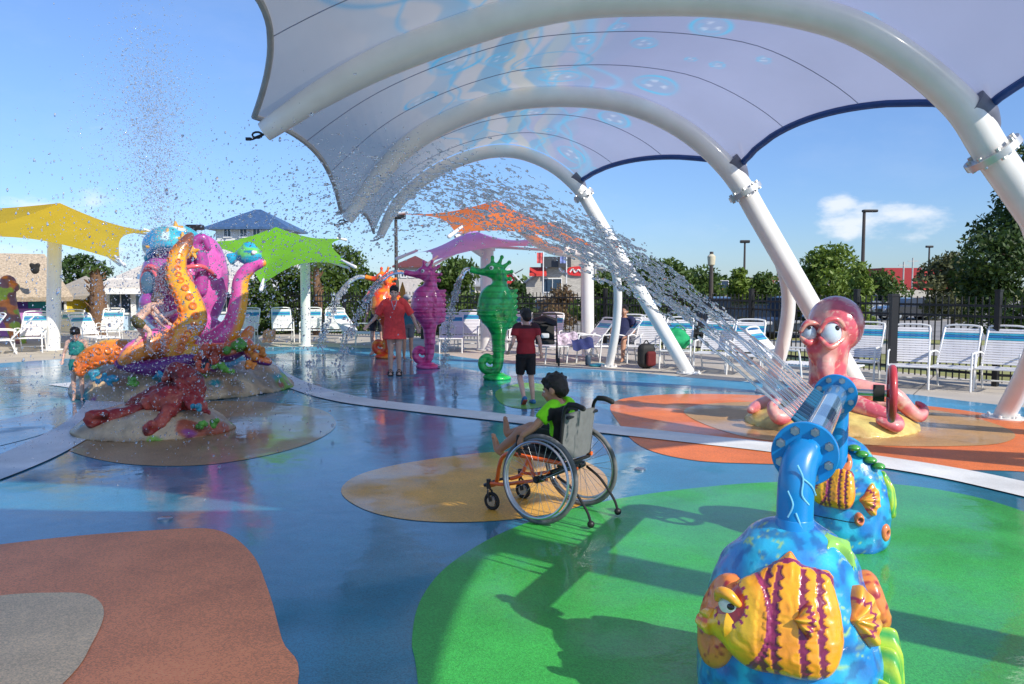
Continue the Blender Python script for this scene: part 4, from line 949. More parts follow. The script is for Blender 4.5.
# the fish riding on the tip
b = MB(); c = T_(249, 255, D-.5); b.ell(c, (.20, .12, .15), None, 18); b.tube([c+Vector((-.15, 0, 0)), c+Vector((-.30, 0, -.07))], [.05, .10], 8); b.ell(c+Vector((0, 0, .13)), (.11, .03, .07))
b.build('riding_fish', VC, tb, voxel=.014, relax=1, paint=lambda co: mixc(mixc(np.tile(A(.03, .40, .62), (len(co), 1)), A(.15, .55, .12), sstep(.45, .6, vnoise(co, 8, 5))), A(.02, .2, .4), sstep(.68, .75, vnoise(co, 12, 8))))
MB().ell(c+Vector((.10, -.10, .03)), .035).build('riding_fish_eye', eye_white, tb)

# ---------------------------------------------------------------- red crab creature on the front rock
D2_ = 9.3
fc = Vector((V(155, 430, 9.0).x, 9.0, 0)); tr = thing('red_lobster', 'dark red lobster statue sprawled on a low sand coloured rock', 'statue', fc)
b = MB(); b.rings([[fc+Vector((.82*s_*math.cos(a)*(1+.07*math.sin(2*a+1)), .68*s_*math.sin(a), z)) for a in [2*PI*k/36 for k in range(36)]] for s_, z in ((1.03, 0), (1.02, .04), (.93, .13), (.75, .22), (.45, .29), (.02, .32))])
b.build('rock_base', VCm, tr, voxel=.03, relax=2, paint=sandp, disp=lambda co: (vnoise(co, 4, 1)-.5)*.09*(co[:, 2] > .03))
def L_(px, py, dd=8.95): return V(px, py, dd)
b = MB()
b.tube([L_(182, 402, 9.0), L_(190, 388, 9.0), L_(186, 376, 9.0), L_(174, 372, 8.95), L_(166, 378, 8.9)], [.17, .18, .13, .11, .05], 14, 6, round_=True)
b.tube([L_(180, 396, 8.9), L_(165, 400, 8.8), L_(150, 402, 8.75)], [.18, .17, .10], 14, 5, round_=True)
b.tube([L_(168, 392), L_(150, 402, 8.8), L_(130, 412, 8.7), L_(112, 416, 8.6), L_(92, 421, 8.5)], [.09, .07, .06, .08, .075], 12, 5, round_=True)
b.tube([L_(104, 414, 8.5), L_(92, 414, 8.45), L_(84, 420, 8.45)], [.05, .05, .02], 10, 4, round_=True)
b.tube([L_(172, 384, 9.1), L_(156, 390, 9.1), L_(138, 400, 9.1), L_(130, 404, 9.0)], [.07, .06, .07, .05], 12, 5, round_=True)
b.tube([L_(176, 402, 8.8), L_(166, 416, 8.6), L_(158, 426, 8.5), L_(148, 431, 8.4)], [.10, .075, .08, .06], 12, 5, round_=True)
b.tube([L_(160, 424, 8.5), L_(150, 425, 8.4), L_(143, 431, 8.4)], [.045, .05, .02], 10, 4, round_=True)
for i in range(5):
    b.tube([L_(178+i*4, 388, 8.9), L_(186+i*5, 400+i*2, 8.75), L_(190+i*5, 410+i, 8.7)], [.035, .03, .015], 8, 4)
for i in range(6): c = L_(176+i*3, 372+i*4, 8.93); b.ell(c, (.10, .19, .05), rotm('Y', .8), 12)
b.build('body', VCm, tr, voxel=.014, relax=1, disp=lambda co: (vnoise(co, 22, 3)-.5)*.03, paint=lambda co: mixc(mixc(np.tile(A(.30, .02, .018), (len(co), 1)), A(.44, .08, .05), sstep(.45, .7, vnoise(co, 14, 3))), A(.12, .01, .01), sstep(.62, .75, vnoise(co, 9, 7))))
for px, py in ((203, 424), (197, 408), (120, 423), (181, 434), (214, 423)):
    c = L_(px, py, 8.6); b = MB()
    for k in range(6): b.ell(c+Vector((random.uniform(-.05, .05), random.uniform(-.03, .03), random.uniform(-.03, .03))), .03, None, 8)
    b.build('coral', random.choice([cr, cg, ct]), tr)
# ---------------------------------------------------------------- people
def skin_mat(nm, c): 
    m = mat(nm, c, .5, var=.10, scale=12); m.node_tree.nodes['Principled BSDF'].inputs['Subsurface Weight'].default_value = .12; m.node_tree.nodes['Principled BSDF'].inputs['Subsurface Radius'].default_value = (.02, .008, .004); return m
skinA = skin_mat('skin_tan', (.46, .24, .15)); skinB = skin_mat('skin_light', (.68, .42, .32))
def hand(b, wr, d, palm_n, s, curl=.5, side=1):
    """palm from the wrist along d, fingers curling towards palm_n, thumb off the side"""
    d = Vector(d).normalized(); pn = Vector(palm_n); pn = (pn-d*pn.dot(d)).normalized(); w_ = d.cross(pn).normalized()*side
    M = Matrix((w_, pn, d)).transposed()
    b.ell(wr+d*.045*s, (.038*s, .017*s, .055*s), M, 12)
    for i, (o, l) in enumerate(((-.027, .062), (-.009, .074), (.010, .078), (.028, .068))):
        p = wr+d*.085*s+w_*o*s; a = curl; pts = [p-d*.02*s, p]
        for sg in (.45, .32, .23):
            dd = d*math.cos(a)+pn*math.sin(a); p = p+dd*l*sg*s; pts.append(p.copy()); a += curl*.9
        b.tube(pts, [.0095*s, .0095*s, .0088*s, .008*s, .0065*s], 8, round_=True)
    p = wr+d*.025*s+w_*.03*s; b.tube([wr+d*.01*s, p, p+(d*.5+w_*.7+pn*.3)*.035*s, p+(d*.9+w_*.7+pn*.6)*.06*s], [.013*s, .012*s, .010*s, .007*s], 8, round_=True)
def foot(b, an, d, s, up=(0, 0, 1)):
    d = Vector(d).normalized(); up = Vector(up)
    b.tube([an-d*.035*s-up*.035*s, an+d*.02*s-up*.02*s, an+d*.10*s-up*.045*s, an+d*.165*s-up*.055*s], [.032*s, .04*s, .032*s, .02*s], 10, 4, round_=True)
    sd = d.cross(up).normalized()
    for k in range(5): q = an+d*(.165-.008*abs(k-1))*s-up*.058*s+sd*(k-2)*.016*s; b.ell(q, .011*s, None, 8)
def head(b, c, f, up, s):
    f, up = Vector(f).normalized(), Vector(up).normalized(); sd = f.cross(up).normalized(); up = sd.cross(f).normalized(); M = Matrix((sd, f, up)).transposed()
    q = lambda x, y, z: c+M@Vector((x, y, z))*s
    b.ell(q(0, -.01, .025), (.075*s, .095*s, .095*s), M, 20); b.ell(q(0, .025, -.035), (.055*s, .062*s, .075*s), M, 16)
    b.ell(q(0, .055, -.085), (.028*s, .028*s, .024*s), M, 10)                       # chin
    b.tube([q(0, .088, .02), q(0, .108, -.018), q(0, .09, -.028)], [.008*s, .015*s, .010*s], 8, 3, round_=True)     # nose
    for x in (-1, 1):
        b.ell(q(.078*x, -.01, -.01), (.012*s, .022*s, .034*s), M, 10); b.ell(q(.04*x, .065, -.03), (.025*s, .025*s, .025*s), M, 10)
    b.tube([q(-.022, .083, -.052), q(0, .092, -.05), q(.022, .083, -.052)], [.006*s, .009*s, .006*s], 8, round_=True)
    b.tube([q(-.018, .080, -.062), q(0, .090, -.063), q(.018, .080, -.062)], [.006*s, .009*s, .006*s], 8, round_=True)
    return q, M
def person(root_loc, label, J, s, f, sd, skin, headf, headup=(0, 0, 1), hs=1.0, vox=.011, fat=1.0, handsspec=None, feetdir=None, footup=(0, 0, 1), hair=None, hairpaint=hairm, group=None):
    t = thing('person', label, 'person', root_loc, group)
    f, sd = Vector(f).normalized(), Vector(sd).normalized()
    b = MB(); pe, ch, nk, hd_ = J['pelvis'], J['chest'], J['neck'], J['head']
    up = (ch-pe).normalized()
    b.loft([(pe-up*.09*s, sd*.10*s*fat, f*.08*s*fat), (pe-up*.03*s, sd*.155*s*fat, f*.11*s*fat), (pe+up*.05*s, sd*.15*s*fat, f*.105*s*fat), (pe.lerp(ch, .5), sd*.125*s*fat, f*.09*s*fat), (ch-up*.03*s, sd*.15*s*fat, f*.105*s*fat), (ch+up*.08*s, sd*.165*s*fat, f*.095*s*fat), (nk-up*.03*s, sd*.10*s, f*.065*s), (nk+up*.01*s, sd*.05*s, f*.05*s)], 20)
    b.tube([nk-up*.04*s, hd_-Vector(headup)*.05*s*hs], [.058*s, .05*s], 14)
    for k in ('L', 'R'):
        if 'sh'+k in J:
            b.tube([nk.lerp(J['sh'+k], .45), J['sh'+k], J['sh'+k].lerp(J['el'+k], .35), J['el'+k], J['el'+k].lerp(J['wr'+k], .3), J['wr'+k]], [.05*s, .052*s, .046*s*fat**.4, .036*s, .037*s, .024*s], 12, 4)
            hh = (handsspec or {}).get(k, {}); dd = hh.get('d', J['wr'+k]-J['el'+k]); hand(b, J['wr'+k], dd, hh.get('n', f), s, hh.get('curl', .35), hh.get('side', 1 if k == 'R' else -1))
        if 'hi'+k in J:
            b.tube([J['hi'+k], J['hi'+k].lerp(J['kn'+k], .35), J['kn'+k], J['kn'+k].lerp(J['an'+k], .3), J['an'+k]], [.092*s*fat**.6, .078*s*fat**.5, .052*s, .055*s, .034*s], 14, 4)
            foot(b, J['an'+k], (feetdir or {}).get(k, f), s, footup if not isinstance(footup, dict) else footup[k])
    q, M = head(b, hd_, headf, headup, s*hs)
    b.build('body', skin, t, voxel=vox*min(1, s*1.3), relax=1)
    hs_ = s*hs
    for x in (-1, 1):
        eo = MB().ell(q(.031*x, .075, .004), (.014*hs_, .011*hs_, .009*hs_), M, 10).build('eye', eye_white, t); MB().ell(q(.030*x, .086, .004), (.006*hs_, .003*hs_, .006*hs_), M, 8).build('iris', pupil, eo)
        MB().tube([q(.018*x, .085, .022), q(.033*x, .082, .027), q(.048*x, .07, .022)], [.003*hs_, .005*hs_, .003*hs_], 6, 3, round_=True).build('eyebrow', hairpaint, t)
    b = MB(); hair = hair or 'short'
    b.ell(q(0, -.022, .040), (.085*hs_, .100*hs_, .098*hs_), M, 22)
    b.ell(q(0, -.055, .0), (.078*hs_, .066*hs_, .080*hs_), M, 18)
    if hair == 'long': b.tube([q(0, -.06, .02), q(0, -.095, -.06), q(0, -.09, -.15)], [.08*hs_, .07*hs_, .03*hs_], 14, 4, round_=True)
    if hair == 'bun': b.ell(q(0, -.115, .07), .04*hs_)
    for i in range(26):
        a = random.uniform(0, 2*PI); e_ = random.uniform(.25, 1.3); p = q(.083*math.cos(a)*math.cos(e_), -.02+.098*math.sin(a)*math.cos(e_), .04+.096*math.sin(e_)); b.ell(p, .016*hs_, None, 6)
    rf = random.Random(3)
    for i in range(9): x = -.06+.015*i; b.tube([q(x, .035, .112), q(x, .060, .085), q(x+.004, .070-abs(x)*.3, .062+rf.uniform(-.006, .008))], [.012*hs_, .011*hs_, .006*hs_], 6, 3)
    b.build('hair', hairpaint, t, voxel=.007*max(1, s*.9), relax=1, disp=lambda co: (vnoise(co, 55, 2)-.5)*.012*s)
    return t, q, M
def shirt(t, J, s, f, sd, m, name='shirt', grow=1.16, fat=1.0, sleeve=.55, hem=-.02, flare=1.0, paint=None, legs=None):
    f, sd = Vector(f).normalized(), Vector(sd).normalized(); pe, ch, nk = J['pelvis'], J['chest'], J['neck']; up = (ch-pe).normalized(); g = grow
    b = MB(); b.loft([(pe+up*hem*s, sd*.155*s*g*fat*flare, f*.115*s*g*fat*flare), (pe+up*(hem+.09)*s, sd*.15*s*g*fat*(1+(flare-1)*.6), f*.11*s*g*fat*(1+(flare-1)*.6)), (pe.lerp(ch, .6), sd*.135*s*g*fat, f*.10*s*g*fat), (ch-up*.02*s, sd*.158*s*g*fat, f*.112*s*g*fat), (ch+up*.08*s, sd*.168*s*g*fat**.6, f*.10*s*g*fat**.6), (nk-up*.035*s, sd*.11*s*g, f*.07*s*g), (nk-up*.012*s, sd*.062*s*g, f*.06*s*g)], 22)
    for k in ('L', 'R'):
        if sleeve and 'sh'+k in J: e = J['sh'+k].lerp(J['el'+k], sleeve); b.tube([nk.lerp(J['sh'+k], .5), J['sh'+k], e], [.062*s*g, .066*s*g, .060*s*g*fat**.4], 14, 3)
    return b.build(name, m, t, voxel=.009*max(1, s*.9), relax=2, paint=paint, disp=lambda co: (vnoise(co, 14, 2)-.5)*.012*s)
def shorts(t, J, s, f, sd, m, name='shorts', length=.75, g=1.12, fat=1.0, paint=None):
    f, sd = Vector(f).normalized(), Vector(sd).normalized(); pe, ch = J['pelvis'], J['chest']; up = (ch-pe).normalized(); b = MB()
    b.loft([(pe-up*.10*s, sd*.12*s*g*fat, f*.10*s*g*fat), (pe-up*.03*s, sd*.16*s*g*fat, f*.118*s*g*fat), (pe+up*.06*s, sd*.152*s*g*fat, f*.11*s*g*fat)], 20)
    for k in ('L', 'R'): e = J['hi'+k].lerp(J['kn'+k], length); b.tube([J['hi'+k], J['hi'+k].lerp(J['kn'+k], .4), e], [.098*s*g, .086*s*g, .074*s*g], 14, 3)
    return b.build(name, m, t, voxel=.009*max(1, s*.9), relax=2, paint=paint, disp=lambda co: (vnoise(co, 16, 3)-.5)*.010*s)
cloth = lambda nm, c, **k: mat(nm, c, .8, var=.12, scale=20, bump=.3, bscale=200, **k)

# the wheelchair: local frame f forward, s to the far side
WO = Vector((.35, 5.66, 0)); wf = Vector((-.81, .586, 0)).normalized(); ws = Vector((.586, .81, 0)).normalized()
def wp(a, s_, z): return WO+wf*a+ws*s_+Vector((0, 0, z))
wc = thing('wheelchair', 'orange framed wheelchair with grey tyres and black push handles, carrying the boy', 'wheelchair', WO)
chair_o = mat('frame_orange', (.80, .13, .02), .3, coat=.6); tyre_m = mat('grey_tyre', (.13, .135, .14), .7, var=.2, scale=30); alu = mat('aluminium', (.6, .6, .6), .3, metal=1)
for sg, nm in ((-1, 'near'), (1, 'far')):
    c = wp(0, sg*.275, .315); axz = (ws*sg+Vector((0, 0, .06))).normalized(); M = frame(axz, wf)
    def wv(r, a, z=0): return c+M@Vector((r*math.cos(a), r*math.sin(a), z))
    wo = MB().tube([wv(.297, 2*PI*k/56) for k in range(56)], .0165, 12, closed=True).build('wheel', tyre_m, wc)
    MB().tube([wv(.276, 2*PI*k/56) for k in range(56)], .010, 8, closed=True).build('rim', alu, wo)
    MB().tube([wv(.262, 2*PI*k/48, .045) for k in range(48)], .0095, 8, closed=True).build('hand_rim', alu, wo)
    b = MB()
    for k in range(28): a = 2*PI*k/28; b.tube([wv(.028, a+(.5 if k % 2 else -.5), .02 if k % 4 < 2 else -.02), wv(.272, a)], .0014, 5)
    b.build('spokes', steel, wo)
    b = MB(); b.tube([wv(0, 0, -.035), wv(0, 0, .04)], .026, 14); b.tube([wv(0, 0, .035), wv(0, 0, .055)], .016, 12); b.build('hub', black_metal, wo)
    # castor
    cc = wp(.47, sg*.2, .068); Mx = frame(ws, wf)
    co2 = MB().tube([cc+Mx@Vector((.055*math.cos(a), .055*math.sin(a), 0)) for a in [2*PI*k/28 for k in range(28)]], .014, 10, closed=True).build('castor', rubber_black, wc)
    b = MB(); b.tube([cc-ws*.012, cc+ws*.012], .038, 16); b.build('castor_hub', alu, co2)
    b = MB()
    for q in (-1, 1): b.tube([cc+ws*.024*q, cc+ws*.024*q+Vector((0, 0, .07))-wf*-.02, cc+Vector((0, 0, .10))+wf*.03], .008, 8)
    b.tube([cc+wf*.03+Vector((0, 0, .09)), cc+wf*.03+Vector((0, 0, .16))], .017, 10); b.build('fork', black_metal, co2)
    # frame side tube: seat rail bending down to the foot rest
    MB().tube([wp(-.14, sg*.205, .43), wp(.16, sg*.205, .44), wp(.30, sg*.205, .445), wp(.37, sg*.20, .41), wp(.41, sg*.19, .33), wp(.46, sg*.16, .20), wp(.54, sg*.13, .16)], .0155, 12, 5).build('frame_tube', chair_o, wc)
    MB().tube([wp(-.02, sg*.205, .30), wp(.2, sg*.205, .25), wp(.36, sg*.20, .21), wp(.48, sg*.2, .20)], .013, 10, 4).build('frame_tube', chair_o, wc)
    MB().tube([wp(.14, sg*.205, .43), wp(.08, sg*.205, .27)], .013, 10).build('frame_tube', chair_o, wc)
    # back cane and handle
    b = MB(); b.tube([wp(-.11, sg*.2, .40), wp(-.13, sg*.2, .56), wp(-.145, sg*.2, .74), wp(-.165, sg*.2, .82), wp(-.21, sg*.2, .845), wp(-.26, sg*.2, .84)], .0125, 12, 5); b.build('back_cane', black_metal, wc)
    MB().tube([wp(-.195, sg*.2, .842), wp(-.25, sg*.2, .842), wp(-.305, sg*.2, .825)], .019, 14, 3, round_=True).build('push_handle', rubber_black, wc)
    b = MB(); b.tube([wp(-.10, sg*.2, .33), wp(-.22, sg*.19, .26), wp(-.33, sg*.19, .13), wp(-.36, sg*.19, .06)], .010, 8, 4); b.ell(wp(-.365, sg*.19, .04), .026, None, 10); b.build('anti_tip_bar', black_metal, wc)
    # skirt guard
    b = MB(); b.tube([wp(.18, sg*.25, .46), wp(.19, sg*.28, .50)], .009, 8); b.tube([wp(.17, sg*.29, .60), wp(.19, sg*.28, .50)], .011, 8, round_=True); b.build('brake_lever', black_metal, wc)
for z, a in ((.36, -.05), (.41, -.12), (.75, -.18)): MB().tube([wp(a, -.2, z), wp(a, .2, z)], .012, 10).build('cross_bar', black_metal, wc)
MB().tube([wp(0, -.25, .315), wp(0, .25, .315)], .016, 12).build('axle', black_metal, wc)
b = MB(); b.tube([wp(.54, -.13, .16), wp(.60, -.12, .155), wp(.60, .12, .155), wp(.54, .13, .16)], .011, 8, 3); b.build('foot_bar', black_metal, wc)
def lm(o, d, s_): return Matrix((wf, ws, Vector((0, 0, 1)))).transposed()
Mw = lm(0, 0, 0)
b = MB(); b.box(wp(.08, 0, .455), (.44, .40, .045), Mw, .015); b.build('seat_cushion', rubber_black, wc)
# back upholstery: a grey shell with curvature
b = MB(); vs = []
for i in range(15):
    for j in range(13):
        s_ = -.20+.4*j/12; z = .45+.32*i/14; top = .018*math.cos(PI*s_/.4)
        vs.append((s_, z+top*(i/14), -.105-.13*(z-.42)-.045*(1-(s_/.2)**2)))
N1 = len(vs); vv = [wp(a, s_, z) for s_, z, a in vs]+[wp(a-.018, s_, z) for s_, z, a in vs]; fs = []
for i in range(14):
    for j in range(12):
        k = i*13+j; fs += [(k, k+1, k+14, k+13), (N1+k, N1+k+13, N1+k+14, N1+k+1)]
for i in range(14): fs += [(i*13, (i+1)*13, N1+(i+1)*13, N1+i*13), (i*13+12, N1+i*13+12, N1+(i+1)*13+12, (i+1)*13+12)]
for j in range(12): fs += [(j, N1+j, N1+j+1, j+1), (14*13+j, 14*13+j+1, N1+14*13+j+1, N1+14*13+j)]
b.add(vv, fs); b.build('backrest', cloth('grey_upholstery', (.16, .165, .17)), wc)
b = MB(); b.box(wp(-.135, .0, .745), (.02, .34, .018), Mw); b.box(wp(-.165, -.03, .60), (.012, .05, .26), Mw); b.build('backrest_piping', rubber_black, wc)

# the boy in it
s = .74
J = dict(pelvis=wp(-.02, 0, .545), chest=wp(-.02, 0, .72), neck=wp(.02, 0, .82), head=wp(.055, 0, .905),
         shL=wp(.005, -.125, .785), elL=wp(.07, -.235, .665), wrL=wp(.145, -.285, .60), shR=wp(.015, .125, .785), elR=wp(.06, .20, .68), wrR=wp(.22, .17, .60),
         hiL=wp(-.02, -.07, .535), knL=wp(.27, -.09, .59), anL=wp(.52, -.07, .41), hiR=wp(-.02, .07, .535), knR=wp(.28, .07, .60), anR=wp(.56, .10, .51))
hf = (wf+Vector((0, 0, -.30))-ws*.15)
t, q, M = person(WO, 'boy in a neon green shirt sitting barefoot in the wheelchair', J, s, wf, ws, skinA, hf, (wf*.3+Vector((0, 0, 1))).normalized(), 1.22, .008,
    handsspec={'L': dict(d=wf*.25+Vector((0, 0, -1))-ws*.05, n=ws, curl=.6, side=-1), 'R': dict(d=wf+Vector((0, 0, -.4)), n=(0, 0, -1), curl=.4)}, feetdir={'L': wf*.55+Vector((0, 0, .75)), 'R': wf*.4+Vector((0, 0, .9))}, footup={'L': (-wf*.75+Vector((0, 0, .55))).normalized()*-1, 'R': (-wf*.9+Vector((0, 0, .4))).normalized()*-1})
neon = cloth('neon_green_shirt', (.20, .75, .01)); 
def shp_(co):
    d = (co-np.array(WO)); a = d@np.array(wf); c = np.tile(A(.22, .78, .01), (len(co), 1)); z = co[:, 2]; side_ = (np.abs(a+.06) < .045) & (z < .80); return np.where(side_[:, None], A(.01, .01, .012), c)
shirt(t, J, s, wf, ws, mat('shirt_cloth', (1, 1, 1), .8, var=.12, scale=20, attr=True), sleeve=.62, paint=shp_, hem=-.06)
shorts(t, J, s, wf, ws, cloth('black_swim_shorts', (.012, .02, .018)), length=.72)

# woman in a red tunic
def stand(g, s, f, sp=.09, armsp=.2, lean=0):
    f = Vector(f).normalized(); sd = f.cross(Vector((0, 0, 1))).normalized(); Z = Vector((0, 0, 1)); P = lambda a, b_, z: g+f*a*s+sd*b_*s+Z*z*s
    J = dict(pelvis=P(0, 0, .95), chest=P(0, 0, 1.26), neck=P(.0, 0, 1.47), head=P(.02, 0, 1.60), hiL=P(0, -sp, .90), knL=P(.02, -sp, .49), anL=P(-.01, -sp*1.1, .085), hiR=P(0, sp, .90), knR=P(.02, sp, .49), anR=P(-.01, sp*1.1, .085),
             shL=P(0, -.18, 1.41), elL=P(-.02, -.18-armsp*.6, 1.13), wrL=P(.05, -.18-armsp, .92), shR=P(0, .18, 1.41), elR=P(-.02, .18+armsp*.6, 1.13), wrR=P(.05, .18+armsp, .92))
    return J, f, sd, P
g = Vector((V(431, 376, 14.4).x, 14.4, 0)); g = Vector((V(431, 300, 14.7).x, 14.7, 0)); s = .98
s = .95; g = Vector((r_x(394, 14.7), 14.7, 0))
J, f, sd, P = stand(g, s, (.12, -1, 0), .075, .30)
J['wrL'] = P(.1, -.44, .93); J['wrR'] = P(.10, .50, .98)
t, q, M = person(g, 'woman in a bright red tunic and black sandals standing on the wet pad', J, s, f, sd, skinB, f+Vector((0, 0, -.15)), hs=1.05, fat=1.18, hair='bun')
redc = cloth('red_tunic', (.95, .075, .07)); shirt(t, J, s, f, sd, redc, 'tunic', 1.14, 1.2, .8, -.24, 1.12)
for k in ('L', 'R'):
    a = J['an'+k]; b = MB(); b.box(a+f*.06-Vector((0, 0, .075)), (.10, .27, .025), frame(Vector((0, 0, 1)), sd), .01); b.tube([a+f*.10-Vector((0, 0, .07))+sd*.05, a+f*.09-Vector((0, 0, .015)), a+f*.10-Vector((0, 0, .07))-sd*.05], .018, 8, 4)
    b.tube([a+f*.0-Vector((0, 0, .04))+sd*.05, a+f*.035+Vector((0, 0, .02)), a+f*.0-Vector((0, 0, .04))-sd*.05], .014, 8, 4); b.build('sandal', rubber_black, t)
b = MB(); b.tube([P(.11, -.05, 1.45), P(.16, 0, 1.30), P(.11, .05, 1.45)], .006, 6, 4); b.ell(P(.165, 0, 1.29), .014); b.build('necklace', alu, t)
# boy in red and black walking away
g = Vector((r_x(526, 11.1), 11.1, 0)); s = .76
J, f, sd, P = stand(g, s, (-.25, 1, 0), .085, .13)
J['knL'] = P(.10, -.09, .50); J['anL'] = P(-.16, -.08, .14); J['knR'] = P(.0, .10, .49); J['anR'] = P(-.02, .13, .085)
J['wrL'] = P(.10, -.30, .98); J['elL'] = P(-.06, -.27, 1.14); J['wrR'] = P(-.02, .28, .96); J['elR'] = P(-.06, .25, 1.14)
t, q, M = person(g, 'boy in a red and black swim shirt walking past the green seahorse', J, s, f, sd, skinB, f+Vector((-.2, 0, -.2)), hs=1.18, feetdir={'L': f+Vector((0, 0, -.75)), 'R': f})
shirt(t, J, s, f, sd, mat('red_swim_shirt', (1, 1, 1), .7, var=.1, scale=20, attr=True), paint=lambda co: np.where((co[:, 2] > 1.06)[:, None] | (np.abs(vnoise(co, 2, 1)-2) < .1)[:, None], A(.04, .01, .015), A(.30, .012, .02)), grow=1.2)
shorts(t, J, s, f, sd, cloth('black_jammers', (.012, .012, .014)), length=.88)
shb = mat('blue_shoe', (.03, .16, .36), .5)
for k, dd in (('L', f+Vector((0, 0, -.75))), ('R', f)):
    a = J['an'+k]; dd = dd.normalized(); upv = Vector((0, 0, 1))-dd*dd.z; upv.normalize(); b = MB(); b.tube([a-dd*.03-upv*.035, a+dd*.04-upv*.035, a+dd*.115-upv*.045], [.036, .036, .026], 12, 4, round_=True); b.build('shoe', shb, t); 
    b = MB(); b.box(a+dd*.04-upv*.070, (.062, .19, .014), Matrix((sd, dd, upv)).transposed(), .006); b.build('shoe_sole', mat('sole_red', (.4, .05, .05), .6), t)
# girl in a teal swimsuit
g = Vector((r_x(74, 11.4), 11.4, 0)); s = .60
J, f, sd, P = stand(g, s, (.35, -1, 0), .085, .16)
J['head'] = P(.08, 0, 1.60); J['wrL'] = P(.14, -.30, .98); J['wrR'] = P(.12, .28, .98)
t, q, M = person(g, 'small girl in a teal two-piece swimsuit beside the orange tentacles', J, s, f, sd, skinB, f+Vector((0, 0, -.7)), (f*.5+Vector((0, 0, 1))).normalized(), 1.3, hair='long')
tealc = cloth('teal_swimsuit', (.02, .22, .20)); shirt(t, J, s, f, sd, tealc, 'swim_top', 1.08, 1.0, 0, .16); shorts(t, J, s, f, sd, tealc, 'swim_bottoms', .12, 1.06)
# child climbing on the tentacle, bending forward
cb = V(141, 350, D-1.45); s = .62; f = Vector((.75, .6, 0)).normalized(); sd = f.cross(Vector((0, 0, 1)))
Pq = lambda a, b_, z: cb+f*a*s+sd*b_*s+Vector((0, 0, z*s))
J = dict(pelvis=Pq(-.06, 0, .68), chest=Pq(.16, 0, .92), neck=Pq(.29, 0, 1.05), head=Pq(.39, 0, 1.13), hiL=Pq(-.06, -.09, .64), knL=Pq(.08, -.12, .36), anL=Pq(-.12, -.12, .10), hiR=Pq(-.06, .09, .64), knR=Pq(.16, .12, .42), anR=Pq(.12, .14, .08),
         shL=Pq(.24, -.17, .98), elL=Pq(.36, -.2, .74), wrL=Pq(.5, -.16, .56), shR=Pq(.24, .17, .98), elR=Pq(.4, .18, .76), wrR=Pq(.56, .15, .62))
t, q, M = person(cb, 'bare-chested toddler climbing over a tentacle of the giant octopus', J, s, (f*.75+Vector((0, 0, -.6))), sd, skinB, f+Vector((0, 0, -.5)), (f*.4+Vector((0, 0, 1))).normalized(), 1.3, fat=1.05, hairpaint=mat('brown_hair', (.08, .04, .02), .5, var=.3, scale=50))
shorts(t, J, s, (f*.75+Vector((0, 0, -.6))), sd, cloth('olive_trunks', (.10, .09, .03)), length=.45)
# man beyond the seahorses in a cap, and a sitter in the chairs
g = Vector((r_x(407, 17.8), 17.8, 0)); s = .84
J, f, sd, P = stand(g, s, (.3, -1, 0), .09, .12)
t, q, M = person(g, 'person in teal shirt and grey cap between the red-clad woman and magenta seahorse', J, s, f, sd, skinA, f, vox=.016)
shirt(t, J, s, f, sd, cloth('dull_teal_shirt', (.03, .14, .18))); shorts(t, J, s, f, sd, cloth('grey_shorts', (.12, .12, .13)))
b = MB(); b.ell(q(0, -.01, .075), (.092, .11, .07), M); b.tube([q(0, .07, .065), q(0, .17, .055)], [.06, .04], 10, flat=(1, 0, 0)); b.build('cap', cloth('grey_cap', (.3, .32, .34)), t, voxel=.012)
g = Vector((r_x(377, 18.9), 18.9, 0)); J, f, sd, P = stand(g, .98, (-.3, -1, 0), .12, .1)
t, q, M = person(g, 'person in dark shorts standing behind the woman in red', J, .98, f, sd, skinB, f, vox=.016, hair='long')
shirt(t, J, .98, f, sd, cloth('dark_top', (.04, .04, .05))); shorts(t, J, .98, f, sd, cloth('dark_shorts', (.03, .03, .04)))
def sitter(cx, dy, label, m, sk):
    base = G(cx, dy); f = Vector((-.35, -1, 0)).normalized(); sd = f.cross(Vector((0, 0, 1))); P = lambda a, b_, z: base+f*a+sd*b_+Vector((0, 0, z))
    J = dict(pelvis=P(-.12, 0, .47), chest=P(-.26, 0, .76), neck=P(-.33, 0, .96), head=P(-.32, 0, 1.09), hiL=P(-.1, -.1, .47), knL=P(.3, -.12, .5), anL=P(.42, -.12, .1), hiR=P(-.1, .1, .47), knR=P(.3, .14, .5), anR=P(.44, .15, .1),
             shL=P(-.28, -.19, .9), elL=P(-.15, -.25, .66), wrL=P(.08, -.2, .58), shR=P(-.28, .19, .9), elR=P(-.15, .25, .66), wrR=P(.08, .2, .58))
    t, q, M = person(base, label, J, .98, f, sd, sk, f, vox=.016); shirt(t, J, .98, f, sd, m); shorts(t, J, .98, f, sd, cloth('sitter_shorts', (.05, .05, .08)))
sitter(621, 361, 'person in a dark blue shirt sitting behind the curved canopy leg', cloth('navy_shirt', (.015, .02, .07)), skinA)
